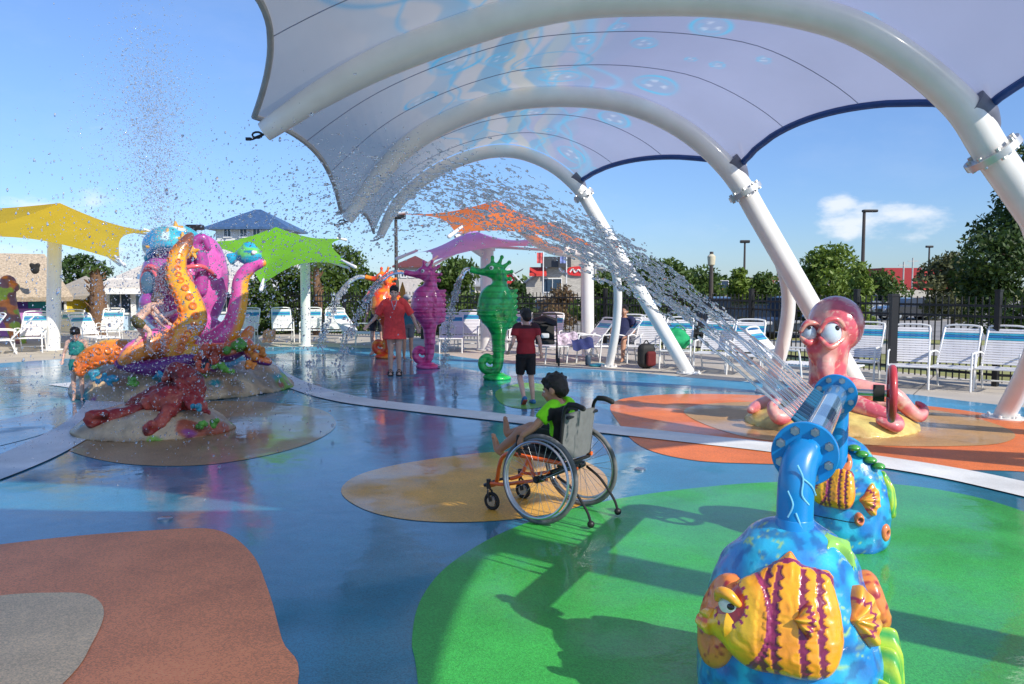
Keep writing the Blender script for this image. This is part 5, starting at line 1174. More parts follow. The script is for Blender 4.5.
# small belongings
g = G(668, 366); t = thing('duffel_bag', 'bright green mesh bag hanging on the back of a white chair', 'bag', g+Vector((0, 0, .55)))
c = V(678, 340, 15.9); b = MB(); b.ell(c, (.27, .15, .21), None, 20); b.ell(c+Vector((-.05, 0, .04)), (.24, .16, .20), None, 16)
b.build('bag_body', cloth('green_mesh', (.01, .34, .12)), t, voxel=.02, relax=1, disp=lambda co: (vnoise(co, 9, 1)-.5)*.07); MB().tube([c+Vector((-.15, -.05, .18)), c+Vector((0, -.05, .30)), c+Vector((.15, -.05, .18))], .012, 8, 4).build('strap', cloth('green_strap', (.01, .25, .1)), t)
c = G(646, 368); t = thing('backpack', 'black backpack with a dark red front pocket on the deck', 'backpack', c)
b = MB(); b.box(c+Vector((0, 0, .25)), (.34, .22, .5), rotm('Z', .3), .09); b.build('pack_body', rubber_black, t, voxel=.02, relax=2); b = MB(); b.box(c+Vector((.08, -.13, .2)), (.2, .08, .3), rotm('Z', .3), .04); b.build('front_pocket', cloth('dark_red', (.12, .01, .012)), t, voxel=.015, relax=2)
MB().tube([c+Vector((-.06, 0, .48)), c+Vector((0, 0, .56)), c+Vector((.06, 0, .48))], .012, 8, 4).build('strap', rubber_black, t)
# stroller
c = G(545, 365); t = thing('stroller', 'black folding stroller parked among the white chairs', 'stroller', c)
b = MB()
for x in (-.25, .25): b.tube([c+Vector((x, -.3, .1)), c+Vector((x, .0, .5)), c+Vector((x, .25, 1.0)), c+Vector((x, .38, 1.06))], .015, 8, 3); b.tube([c+Vector((x, .3, .1)), c+Vector((x, .05, .55))], .014, 8)
b.tube([c+Vector((-.25, .38, 1.06)), c+Vector((.25, .38, 1.06))], .018, 8); b.build('frame', black_metal, t)
b = MB(); b.box(c+Vector((0, .05, .5)), (.4, .35, .08), rotm('X', .2), .03); b.box(c+Vector((0, .17, .72)), (.4, .08, .45), rotm('X', -.3), .03); b.build('seat', rubber_black, t)
b = MB(); b.rings([[c+Vector((.24*math.cos(a), .12-.34*math.sin(e_)*1.0, .72+.34*math.cos(e_)))+Vector((0, 0, -.08*abs(math.cos(a)))) for a in [PI*k/10 for k in range(11)]] for e_ in (-.2, .2, .6, 1.0)], cap=False); b.build('hood', rubber_black, t)
for x in (-.27, .27):
    for y in (-.3, .3): MB().tube([c+Vector((x, y+.07*math.cos(a), .09+.07*math.sin(a))) for a in [2*PI*k/16 for k in range(16)]], .02, 8, closed=True).build('wheel', rubber_black, t)
MB().box(c+Vector((0, -.05, .62)), (.16, .1, .1), None, .02).build('cup_tray', mat('tray_white', (.6, .6, .6), .5), t)
# towels / toys / sandals
def drape(name, lb, cat, c, w_, h_, m, yaw=.2, tilt=.9):
    b = MB(); Mx = rotm('Z', yaw)@rotm('X', -tilt); vs = []
    for i in range(13):
        for j in range(13): x = (i/12-.5)*w_; z = (j/12-.5)*h_; vs.append(c+Mx@Vector((x, .02*math.sin(x*30)+.03*math.sin(z*17+x*9), z)))
    k = len(vs); vs += [v+Vector((0, .012, 0)) for v in vs]; fs = []
    for i in range(12):
        for j in range(12): a = i*13+j; fs += [(a, a+1, a+14, a+13), (k+a, k+a+13, k+a+14, k+a+1)]
    b.add(vs, fs); return setp(b.build(name, m, base=tuple(c)), lb, cat)
drape('towel', 'pale patterned towel over the chaise beside the stroller', 'towel', V(568, 339, 17.5), .5, .4, mat('patterned_towel', (.50, .42, .50), .9, var=.6, scale=14))
drape('towel', 'navy towel lying over the chaise left of the curved canopy leg', 'towel', V(583, 344, 17.0), .5, .35, cloth('navy_towel', (.02, .03, .12)))
drape('towel', 'orange and white towel on the chair right of the pink tentacle', 'towel', V(269, 336, 22.3), .35, .5, mat('orange_towel', (.65, .3, .2), .9, var=.5, scale=14))
c = G(588, 365); b = MB(); b.lathe([(.05, 0), (.06, .02), (.06, .16), (.045, .2), (0, .21)], c, 14); setp(b.build('water_bottle', mat('dark_bottle', (.05, .08, .12), .3), base=c), 'dark round drink bottle standing on the deck by the chaises', 'bottle')
c = G(597, 366); b = MB(); b.lathe([(.15, 0), (.17, .03), (.13, .05), (0, .055)], c, 18); setp(b.build('swim_ring', mat('aqua_toy', (.03, .4, .5), .4), base=c), 'small aqua toy disc lying on the deck by the chaises', 'toy')
# ---------------------------------------------------------------- trees
barkm = mat('bark', (.10, .075, .055), .9, var=.3, scale=12, bump=.8, bscale=30)
def leafmat(nm, c, c2):
    m, nt, b = newmat(nm); N = nt.nodes; L = nt.links
    g = N.new('ShaderNodeNewGeometry'); r = N.new('ShaderNodeMix'); r.data_type = 'RGBA'; r.inputs[6].default_value = (*c, 1); r.inputs[7].default_value = (*c2, 1)
    L.new(g.outputs['Random Per Island'], r.inputs[0]); L.new(r.outputs[2], b.inputs['Base Color']); b.inputs['Roughness'].default_value = .55
    tr = N.new('ShaderNodeBsdfTranslucent'); L.new(r.outputs[2], tr.inputs[0]); ms = N.new('ShaderNodeMixShader'); ms.inputs[0].default_value = .3; L.new(b.outputs[0], ms.inputs[1]); L.new(tr.outputs[0], ms.inputs[2]); L.new(ms.outputs[0], N['Material Output'].inputs['Surface'])
    return m
lf_dark = leafmat('leaves_dark', (.025, .06, .012), (.06, .11, .02)); lf_mid = leafmat('leaves_mid', (.05, .10, .015), (.11, .17, .03)); lf_bright = leafmat('leaves_bright', (.10, .17, .02), (.20, .28, .04)); lf_olive = leafmat('leaves_olive', (.09, .10, .04), (.16, .17, .07))
def leaves(centers, n, size, seed=0, flat=.6):
    r = np.random.default_rng(seed); C = np.array([c[0] for c in centers], float); Rr = np.array([c[1] for c in centers], float)
    w_ = (Rr.prod(1)**.66); k = r.choice(len(C), n, p=w_/w_.sum()); d = r.normal(size=(n, 3)); d /= np.linalg.norm(d, axis=1)[:, None]; rad_ = r.uniform(.25, 1.08, n)**.6
    p = C[k]+d*Rr[k]*rad_[:, None]
    a = r.normal(size=(n, 3)); a /= np.linalg.norm(a, axis=1)[:, None]; b_ = np.cross(a, r.normal(size=(n, 3))); b_ /= np.linalg.norm(b_, axis=1)[:, None]; s_ = size*r.uniform(.6, 1.4, n)[:, None]
    v = np.stack([p-a*s_, p+b_*s_*.45, p+a*s_, p-b_*s_*.45], 1).reshape(-1, 3); return v
def tree(name, label, g, H, W, mt, n, size, seed, trunk=.1, low=.28, group=None, cat='tree', depth=None, cx=0, shape=0):
    t = thing(name, label, cat, g, group); r = random.Random(seed); cs = []
    nb = 15
    b = MB(); top = g+Vector((cx*.5, 0, H*.62)); b.tube([g, g+Vector((.02*H, 0, H*.25)), top], [trunk, trunk*.75, trunk*.3], 9, 5)
    for i in range(nb):
        z = low+(1-low)*(i+.5)/nb; wdt = W*.5*(math.sin(PI*min(1, (z-low)/(1-low)*.82+.18))**.7) if shape == 0 else W*.5*(1.05-(z-low)/(1-low))
        a = r.uniform(0, 2*PI); q = wdt*r.uniform(.25, .75); c = g+Vector((cx+q*math.cos(a), q*math.sin(a), z*H*.95)); sz = W*r.uniform(.13, .24)
        cs.append(((c.x, c.y, c.z), (sz*1.15, sz*1.15, sz*.8)))
        if i % 2 == 0: b.tube([g+Vector((.02*H, 0, H*r.uniform(.25, .5))), c.lerp(top, .4)-Vector((0, 0, .05*H)), c], [trunk*.4, trunk*.25, trunk*.08], 6, 3)
    b.build('trunk', barkm, t)
    v = leaves(cs, n, size, seed); m_ = MB(); m_.v = v; m_.f = [(4*i, 4*i+1, 4*i+2, 4*i+3) for i in range(n)]
    m_.build('crown', mt, t, smooth=False); return t
def gx(px, d): return Vector((r_x(px, d), d, -.57))
def H_(py, d): return (286-py)/796*d+1.65
def HT(py, d): return H_(py, d)+.57
TG = 'trees beyond the fence'
tree('broadleaf_tree', 'tall dark broadleaf tree behind the right-hand canopy leg', gx(1048, 17), HT(165, 17)+.4, 3.9, lf_dark, 26000, .062, 1, .11, .26)
tree('broadleaf_tree', 'loose olive tree left of the tall dark tree, before the red building', gx(952, 30), HT(258, 30), 2.6, lf_olive, 5000, .10, 2, .09, .32, TG)
tree('broadleaf_tree', 'bright round tree right of the strut behind the pink octopus', gx(828, 34), HT(252, 34), 3.6, lf_bright, 7000, .11, 3, .09, .25, TG)
tree('young_tree', 'thin young tree under the tall lamp post', gx(861, 30), HT(262, 30), 1.5, lf_bright, 1600, .10, 4, .05, .2, TG, shape=1)
tree('young_tree', 'bright narrow tree between the two curved canopy legs', gx(739, 36), HT(268, 36), 1.9, lf_bright, 2600, .11, 5, .06, .25, TG, shape=1)
tree('broadleaf_tree', 'dark small tree beside the slim curved canopy leg', gx(762, 38), HT(275, 38), 2.6, lf_mid, 2600, .12, 6, .06, .2, TG)
tree('broadleaf_tree', 'dark tree right of the leaning strut, seen through the spray', gx(672, 34), HT(262, 34), 3.6, lf_mid, 6500, .11, 7, .09, .12, TG)
tree('broadleaf_tree', 'dark tree between the two rearmost canopy legs', gx(638, 30), HT(266, 30), 3.2, lf_dark, 6000, .10, 8, .09, .1, TG)
tree('broadleaf_tree', 'low tree just right of the orange umbrella post', gx(604, 36), HT(276, 36), 2.8, lf_mid, 4000, .12, 9, .07, .15, TG)
tree('broadleaf_tree', 'small round tree left of the gable building', gx(517, 45), HT(284, 45), 2.4, lf_dark, 2400, .14, 10, .07, .15, TG)
tree('broadleaf_tree', 'leafy tree between the magenta and green seahorses', gx(455, 36), HT(262, 36), 3.6, lf_mid, 6000, .12, 11, .09, .12, TG)
tree('broadleaf_tree', 'tall green tree behind the orange seahorse', gx(345, 33), HT(254, 33), 4.2, lf_mid, 7000, .12, 12, .1, .1, TG)
tree('broadleaf_tree', 'broad green tree just right of the lime umbrella post', gx(325, 30), HT(262, 30), 2.6, lf_mid, 5000, .11, 13, .08, .08, TG)
tree('broadleaf_tree', 'dense green tree left of the lime umbrella post', gx(279, 28), HT(256, 28), 2.8, lf_mid, 7500, .10, 14, .09, .06, TG)
tree('broadleaf_tree', 'low green tree at the corner of the blue building', gx(262, 27.5), HT(275, 27.5), 1.4, lf_dark, 3000, .09, 15, .05, .05, TG)
tree('broadleaf_tree', 'dark rounded tree behind the thatched hut', gx(82, 36), HT(258, 36), 3.2, lf_dark, 5000, .12, 16, .08, .15, TG)
tree('shrub', 'yellow-green shrub outside the fence behind the curved leg', gx(641, 25), 1.25, 1.3, lf_bright, 1600, .07, 17, .03, .05, 'shrubs outside the fence', 'shrub')
tree('shrub', 'reddish ornamental shrub in front of the gable building', gx(562, 40), 2.1, 2.6, leafmat('leaves_rust', (.16, .09, .05), (.22, .16, .07)), 2400, .10, 18, .04, .05, 'shrubs outside the fence', 'shrub')
tree('shrub', 'low shrub left of the green seahorse outside the fence', gx(404, 30), 1.4, 2.2, lf_mid, 2200, .08, 19, .03, .05, 'shrubs outside the fence', 'shrub')
for i, (px, d, h, lb) in enumerate(((705, 62, 2.4, 'far bushy tree right of the dark tree behind the spray'), (790, 70, 3.0, 'far tree left of the bright round tree'), (880, 70, 2.6, 'far dark tree just right of the young tree'), (690, 80, 3.2, 'far tree under the round topped lamp'))):
    tree('broadleaf_tree', lb, gx(px, d), HT(286, d)+h*.4, 5, lf_mid, 1800, .2, 30+i, .1, .15, TG)
# a distant treeline
cs = [((x, 210+random.uniform(-15, 15), random.uniform(.5, 2.2)), (9, 5, random.uniform(1.6, 3.2))) for x in range(-260, 300, 9)]
v = leaves(cs, 14000, .9, 77); m_ = MB(); m_.v = v; m_.f = [(4*i, 4*i+1, 4*i+2, 4*i+3) for i in range(14000)]
setp(m_.build('far_treeline', lf_mid, smooth=False), 'low dark line of far woods along the horizon', 'trees', kind='stuff')
# palms
def palm(px, d, topy, label, seed, tr=.16, fl=1.0):
    g = gx(px, d); H = HT(topy, d); t = thing('palm_tree', label, 'palm tree', g, 'palms by the blue building'); b = MB(); r = random.Random(seed)
    b.tube([g, g+Vector((.05, 0, H*.5)), g+Vector((0, 0, H))], [tr*1.1, tr*1.2, tr*.6], 12, 8)
    for i in range(46):
        z = r.uniform(.15, .95)*H; a = r.uniform(0, 2*PI); q = g+Vector((tr*math.cos(a), tr*math.sin(a), z)); b.tube([q, q+Vector((.12*math.cos(a), .12*math.sin(a), .13))], [.035, .012], 6)
    b.build('trunk', mat('palm_bark', (.16, .09, .05), .9, var=.4, scale=20), t)
    b = MB()
    for i in range(16):
        a = 2*PI*i/16+r.uniform(-.2, .2); L_ = r.uniform(.8, 1.2)*fl; e = r.uniform(.1, 1.0); P = [g+Vector((L_*u*math.cos(a)*math.cos(e*.8), L_*u*math.sin(a)*math.cos(e*.8), H+L_*(math.sin(e)*u-.7*u*u))) for u in [k/8 for k in range(9)]]
        for k in range(8):
            m0 = P[k].lerp(P[k+1], .5); t_ = (P[k+1]-P[k]).normalized(); s_ = t_.cross(Vector((0, 0, 1))).normalized(); ll = .28*(1-k/10)
            for sg in (-1, 1):
                for o in (0, .5): p = P[k].lerp(P[k+1], o); b.add([p, p+s_*sg*ll+t_*.1-Vector((0, 0, .06)), p+t_*.04], [(0, 1, 2)])
        b.tube(P, [.02, .006], 5)
    b.build('fronds', lf_mid, t, smooth=False)
palm(96, 27, 268, 'palm with a shaggy trunk behind the girl in green', 1, .24, .45)
palm(196, 26, 246, 'thin palm with a shaggy brown trunk behind the giant octopus', 2, .14, .4)
palm(316, 27, 262, 'palm with a red-brown trunk behind the lime umbrella post', 3, .13, .6)

# ---------------------------------------------------------------- buildings
def bld(name, label, x0, x1, y0, depth, zt, wallm, group=None): 
    t = thing(name, label, 'building', ((x0+x1)/2, y0, 0), group); MB().box(((x0+x1)/2, y0+depth/2, zt/2-.3), (x1-x0, depth, zt+.6)).build('wall', wallm, t); return t
def hip(b, x0, x1, y0, y1, z0, z1, ridge=.5, ov=.3):
    x0 -= ov; x1 += ov; y0 -= ov; y1 += ov; cy = (y0+y1)/2; ins = min((y1-y0)/2, (x1-x0)/2)*min(1, ridge*2)*.98
    v = [(x0, y0, z0), (x1, y0, z0), (x1, y1, z0), (x0, y1, z0), (x0+ins, cy, z1), (x1-ins, cy, z1)]
    b.add(v+[(p[0], p[1], p[2]-.12) for p in v[:4]], [(0, 1, 5, 4), (1, 2, 5), (2, 3, 4, 5), (3, 0, 4), (6, 7, 1, 0), (7, 8, 2, 1), (8, 9, 3, 2), (9, 6, 0, 3), (9, 8, 7, 6)]); return b
def rowmat(nm, c, sc=6, dirz=True):
    m, nt, b = newmat(nm); N = nt.nodes; L = nt.links; tc = N.new('ShaderNodeTexCoord'); br = N.new('ShaderNodeTexBrick'); br.inputs['Scale'].default_value = sc
    mp = N.new('ShaderNodeMapping'); mp.inputs['Rotation'].default_value = (PI/2, 0, 0); L.new(tc.outputs['Object'], mp.inputs[0]); L.new(mp.outputs[0], br.inputs['Vector'])
    br.inputs['Color1'].default_value = (*c, 1); br.inputs['Color2'].default_value = (*[q*.75 for q in c], 1); br.inputs['Mortar'].default_value = (*[q*.45 for q in c], 1); br.inputs['Mortar Size'].default_value = .012; br.inputs['Row Height'].default_value = .18
    L.new(br.outputs[0], b.inputs['Base Color']); b.inputs['Roughness'].default_value = .85; return m
def window(t, x, y, z, w_, h_, fm_=None, nm='window'):
    b = MB()
    for dx in (-1, 1): b.box((x+dx*w_/2, y-.03, z), (.07, .08, h_+.07))
    for dz in (-1, 1): b.box((x, y-.032, z+dz*h_/2), (w_-.07, .08, .07))
    b.box((x, y-.03, z), (.04, .05, h_-.07)); o = b.build(nm, fm_ or white_frame, t, smooth=False); MB().box((x, y-.005, z), (w_-.07, .02, h_-.07)).build('pane', glz, o); return o
glz = mat('window_glass', (.04, .07, .11), .06, spec=.8)
# thatched hut
thatch = mat('thatch', (.42, .34, .25), .95, var=.35, scale=16, bump=1, bscale=50)
zb = V(0, 300, 26); x0, x1 = r_x(-90, 26), r_x(64, 26)
t = thing('thatched_hut', 'snack hut with a grey-brown thatched roof and purple and teal walls', 'hut', ((x0+x1)/2, 26, 0)); t.rotation_euler.z = .56; t.scale = (.84, 1, 1)
hz, rz_ = H_(300, 26)-.05, H_(254, 27.5)
b = MB(); b.rings([[Vector((x0-.3-0*k, 25.4, hz)), Vector((x1+.35, 25.4, hz)), Vector((x1+.35, 30.6, hz)), Vector((x0-.3, 30.6, hz))] for k in (0,)]+[[Vector((x0-.32, 25.35, hz+.14)), Vector((x1+.37, 25.35, hz+.14)), Vector((x1+.37, 30.65, hz+.14)), Vector((x0-.32, 30.65, hz+.14))], [Vector((x0, 27.0, rz_)), Vector((x1-.5, 27.0, rz_)), Vector((x1-.5, 29.0, rz_)), Vector((x0, 29.0, rz_))]])
b.build('thatched_roof', thatch, t, smooth=False)
for (a, c, cc, nm) in ((-90, 5, (.55, .12, .05), 'red'), (5, 14, (.6, .35, .05), 'orange'), (14, 28, (.12, .06, .30), 'purple'), (28, 47, (.02, .26, .27), 'teal')):
    xa, xb = r_x(a, 26), r_x(c, 26); MB().box(((xa+xb)/2, 26.5, hz/2), (xb-xa-.01, 1, hz)).build('wall_panel', mat('hut_'+nm, cc, .7), t)
MB().box((r_x(16, 25.9), 25.95, .45), (1.6, .06, .9)).build('lower_panel', mat('hut_pink', (.45, .18, .45), .7), t)
c = V(35, 269, 25.5); b = MB(); b.ell(c, (.15, .06, .17)); b.ell(c+Vector((-.1, 0, .12)), (.08, .05, .08)); b.ell(c+Vector((.1, 0, .12)), (.08, .05, .08)); setp(b.build('roof_ornament', rubber_black, base=tuple(c), voxel=.03), 'dark round ornament on the thatched roof behind the yellow umbrella column', 'ornament')
# tiki figure left edge
c = gx(8, 23); c.z = 0; t = thing('tiki_figure', 'tall colourful carved figure standing before the hut at the left edge', 'statue', c); b = MB(); b.tube([c+Vector((.25, 0, 0)), c+Vector((.1, 0, .6)), c+Vector((-.1, 0, 1.2)), c+Vector((0, 0, 1.75))], [.2, .22, .3, .22], 14, 5, round_=True)
for k in range(5): b.ell(c+Vector((-.2+.12*k, -.15, 1.1+.13*k)), .14)
b.build('body', VCm, t, voxel=.03, relax=1, paint=lambda co: mixc(mixc(np.tile(A(.20, .10, .14), (len(co), 1)), A(.6, .2, .06), sstep(.5, .6, vnoise(co, 4, 1))), A(.3, .45, .05), sstep(.62, .7, vnoise(co, 5, 3))))
# yellow shed
x0, x1 = r_x(50, 30), r_x(71, 30); t = bld('yellow_shed', 'small yellow shed with a pale roof right of the thatched hut', x0, x1, 30, 3, H_(296, 30), mat('yellow_wall', (.70, .52, .04), .7))
hip(MB(), x0, x1+.3, 30, 33, H_(296, 30), H_(276, 31.5), .9, .25).build('roof', rowmat('pale_shingle', (.42, .38, .32)), t, smooth=False); window(t, (x0+x1)/2, 30, 1.0, .35, .8)
# blue building
bluew = mat('blue_wall', (.42, .56, .72), .7, var=.05); whitew = mat('white_trim', (.7, .7, .68), .6)
x0, x1, y0 = r_x(103, 31), r_x(262, 31), 31
ze = H_(287, 31); t = bld('blue_bathhouse', 'long pale blue bathhouse with white columns and a light shingle roof', x0, x1, y0, 6, ze, bluew); t.rotation_euler.z = .34; t.scale = (.9, 1, 1)
hip(MB(), x0, x1, y0-.35, y0+6, ze, H_(247, y0+2.5), .5, .35).build('roof', rowmat('light_shingle', (.68, .63, .56)), t, smooth=False)
for px in (106, 133, 163, 207, 246): MB().box((r_x(px, 31), 30.85, ze/2), (.2, .2, ze-.3)).build('column', whitew, t)
for px in (120, 180, 228): window(t, r_x(px, 31), 31, 1.25, .9, 1.3)
MB().box((r_x(150, 31), 30.96, 1.05), (1.0, .08, 2.1), None, .0).build('door', mat('door_blue', (.13, .25, .42), .5), t)
MB().box(((x0+x1)/2, y0-.72, ze-.16), (x1-x0+.5, .06, .2)).build('fascia', whitew, t)
# tower
x0, x1, y0 = r_x(217, 44), r_x(283, 44), 44; t = bld('slide_tower', 'white tower with a blue pyramid roof rising behind the bathhouse', x0, x1, y0, 3.4, H_(228, 44), whitew)
hip(MB(), x0, x1, y0, y0+3.4, H_(228, 44), H_(210, 45.5), 1.0, .45).build('roof', mat('blue_metal_roof', (.06, .12, .24), .35, var=.2), t, smooth=False)
for px in (229, 245, 258, 272): window(t, r_x(px, 44), 44, H_(233, 44), .42, .5)
MB().box(((x0+x1)/2, y0-.03, H_(243, 44)), (x1-x0+.2, .1, .12)).build('string_course', mat('tower_trim', (.25, .3, .38), .6), t)
# gazebo with maroon roof
x0, x1, y0 = r_x(399, 55), r_x(428, 55), 55; t = bld('maroon_roofed_tower', 'small pale pavilion with a maroon hip roof behind the seahorses', x0, x1, y0, 2.4, H_(266, 55), mat('pavilion_cream', (.55, .50, .46), .7))
hip(MB(), x0, x1, y0, y0+2.4, H_(266, 55), H_(256, 56), 1.0, .4).build('roof', mat('maroon_roof', (.16, .05, .05), .6), t, smooth=False)
for px in (404, 412, 420): window(t, r_x(px, 55), 55, H_(274, 55), .4, .45)
# porch house behind the green seahorse
wallb = mat('beige_stucco', (.46, .43, .37), .85, var=.06); greyroof = mat('grey_metal_roof', (.34, .35, .36), .45, var=.08)
def gable(b, x0, x1, y0, y1, z0, z1, ov=.3, thick=.15):
    xm = (x0+x1)/2
    for sg, xa in ((1, x0-ov), (-1, x1+ov)):
        v = [(xa, y0-ov, z0), (xm, y0-ov, z1), (xm, y1+ov, z1), (xa, y1+ov, z0)]; b.add(v+[(p[0], p[1], p[2]-thick) for p in v], [(0, 1, 2, 3), (7, 6, 5, 4), (0, 4, 5, 1), (1, 5, 6, 2), (2, 6, 7, 3), (3, 7, 4, 0)])
    return b
x0, x1, y0 = r_x(440, 60), r_x(521, 60), 60; t = bld('porch_house', 'low beige house with a small gabled porch and red sign behind the green seahorse', x0, x1, y0, 6, H_(285, 60), wallb)
hip(MB(), x0, x1, y0, y0+6, H_(285, 60), H_(268, 63), .5, .3).build('roof', greyroof, t, smooth=False)
xa, xb = r_x(499, 57), r_x(519, 57); gable(MB(), xa, xb, 57, 60, H_(283, 57), H_(268, 57)).build('porch_roof', whitew, t, smooth=False)
b = MB(); b.add([(xa, 57, H_(283, 57)-.16), (xb, 57, H_(283, 57)-.16), ((xa+xb)/2, 57, H_(268, 57)-.16)], [(0, 1, 2)]); b.build('porch_gable', wallb, t, smooth=False)
for x in (xa, xb): MB().box((x, 57.1, (H_(283, 57)-.2)/2), (.16, .16, H_(283, 57)-.2)).build('porch_post', whitew, t)
b = MB(); c = ((xa+xb)/2, 56.95, H_(278, 57)-.15); b.lathe([(.40, -.03), (.40, .03)], c, 20, rotm('X', PI/2)); so_ = b.build('sign', mat('sign_red', (.55, .03, .03), .5), t)
b = MB(); b.box((c[0], 56.9, c[2]), (.55, .03, .1)); b.build('sign_band', whitew, so_)
for px in (452, 470, 488): window(t, r_x(px, 60), 60, 1.4, .8, 1.1)
# gable restaurant
x0, x1, y0 = r_x(526, 70), r_x(624, 70), 70
t = thing('gable_restaurant', 'beige gabled restaurant with a grey roof, red sign and red awning', 'building', ((x0+x1)/2, y0, 0))
zE, zR = H_(283, 70), H_(250, 70); xm = (x0+x1)/2
b = MB(); poly = [(x0, -.6), (x1, -.6), (x1, zE), (xm, zR-.15), (x0, zE)]; b.prism([(p[0], p[1]) for p in poly], 14, (0, y0+7, 0), (1, 0, 0), (0, 0, 1)); b.build('wall', rowmat('siding', (.52, .49, .43), 2.2), t, smooth=False)
gable(MB(), x0, x1, y0, y0+14, zE, zR).build('roof', greyroof, t, smooth=False)
xl = r_x(500, 72); b = MB(); b.box(((xl+x0)/2, 75, zE/2), (x0-xl-.1, 8, zE)); b.build('side_wing', wallb, t); b = MB(); b.add([(xl-.3, 70.5, zE), (x0-.2, 70.5, zE+1.3), (x0-.2, 79, zE+1.3), (xl-.3, 79, zE)], [(0, 1, 2, 3)]); b.build('wing_roof', greyroof, t, smooth=False)
MB().box((r_x(556, 69), 69.4, H_(262, 69)), (2.6, .5, .9)).build('roof_screen', mat('dark_screen', (.05, .055, .065), .6), t)
b = MB(); c = Vector((r_x(579, 69), y0-.15, H_(271, 69))); b.prism([(1.15*math.cos(a)*1, .42*math.sin(a)) for a in [2*PI*k/24 for k in range(24)]], .14, c, (1, 0, 0), (0, 0, 1)); so_ = b.build('wall_sign', mat('sign_red2', (.60, .03, .03), .5), t, smooth=False)
b = MB(); b.tube([c+Vector((-.75, -.1, -.1)), c+Vector((-.5, -.1, .18)), c+Vector((-.3, -.1, -.12)), c+Vector((0, -.1, .12)), c+Vector((.25, -.1, -.08)), c+Vector((.7, -.1, .1))], .07, 6, 4); b.build('sign_lettering', mat('sign_white', (.75, .74, .7), .5), so_)
b = MB(); xw = r_x(553, 69); b.add([(xw-1.0, y0, 2.9), (xw+1.0, y0, 2.9), (xw+1.1, y0-.9, 2.4), (xw-1.1, y0-.9, 2.4), (xw+1.1, y0-.9, 2.2), (xw-1.1, y0-.9, 2.2)], [(0, 1, 2, 3), (3, 2, 4, 5)]); 
window(t, xw, y0, 1.7, 1.6, 1.2); window(t, xw+3.2, y0, 1.7, 1.2, 1.2)
xr = r_x(538, 69); b = MB(); b.add([(xr-.7, y0, 3.3), (xr+.7, y0, 3.3), (xr+.75, y0-.9, 2.7), (xr-.75, y0-.9, 2.7), (xr+.75, y0-.9, 2.5), (xr-.75, y0-.9, 2.5)], [(0, 1, 2, 3), (3, 2, 4, 5)]); b.build('awning', mat('awning_red', (.55, .04, .03), .7), t, smooth=False)
# flags on the roof
for px, lb in ((543, 'red and white flag on the left of the restaurant roof'), (566, 'blue and white flag on the right of the restaurant roof')):
    q = Vector((r_x(px, 69), 68.5, 0)); tf = thing('flagpole', lb, 'flag', q); zt = H_(252, 69); MB().tube([q, q+Vector((0, 0, zt))], .05, 8).build('pole', whitew, tf)
    b = MB(); n_ = 8; b.add([q+Vector((u/n_*.55-.55, .05*math.sin(u), zt-.1-.9*v)) for v in (0, 1) for u in range(n_+1)], [(u, u+1, n_+2+u, n_+1+u) for u in range(n_)]); b.build('flag', mat('flag_a' if px < 550 else 'flag_b', (.6, .1, .1) if px < 550 else (.2, .25, .5), .8, var=.5, scale=3), tf, smooth=False)
# red building
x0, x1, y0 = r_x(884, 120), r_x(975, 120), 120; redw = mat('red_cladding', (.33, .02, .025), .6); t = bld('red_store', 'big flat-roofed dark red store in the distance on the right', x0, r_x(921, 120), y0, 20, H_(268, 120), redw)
MB().box(((r_x(921, 120)+x1)/2, y0+7, H_(269.5, 120)/2), (x1-r_x(921, 120), 15, H_(269.5, 120))).build('lit_wing', mat('red_cladding_lit', (.58, .06, .05), .6), t)
MB().box((r_x(900, 118), 117, H_(290, 118)/2), (12, 4, H_(290, 118))).build('front_canopy', wallb, t)
t = bld('strip_mall', 'low cream strip mall with a reddish roof far beyond the parked cars', r_x(715, 110), r_x(880, 110), 112, 12, H_(289, 110), mat('cream_wall', (.55, .48, .38), .8)); hip(MB(), r_x(715, 110), r_x(880, 110), 112, 124, H_(289, 110), H_(282, 114), .5, .6).build('roof', mat('tile_roof', (.30, .10, .07), .8), t, smooth=False)
for k in range(9): window(t, r_x(725+k*17, 110), 112, 1.6, 2.0, 1.6)
t = bld('cream_shop', 'small cream shop far away between the lamp posts', r_x(655, 120), r_x(712, 120), 120, 10, H_(285, 120), mat('cream_wall2', (.5, .46, .40), .8)); hip(MB(), r_x(655, 120), r_x(712, 120), 120, 130, H_(285, 120), H_(280, 124), .5, .5).build('roof', mat('brown_roof', (.2, .14, .11), .8), t, smooth=False)
for k in range(3): window(t, r_x(668+k*16, 120), 120, 1.7, 1.8, 1.3)
t = bld('brick_block', 'dull red brick block behind the slim curved canopy leg', r_x(768, 100), r_x(792, 100), 100, 8, H_(277, 100), mat('brick_red', (.30, .09, .07), .8)); window(t, r_x(780, 100), 100, 1.6, 1.4, 1.3)
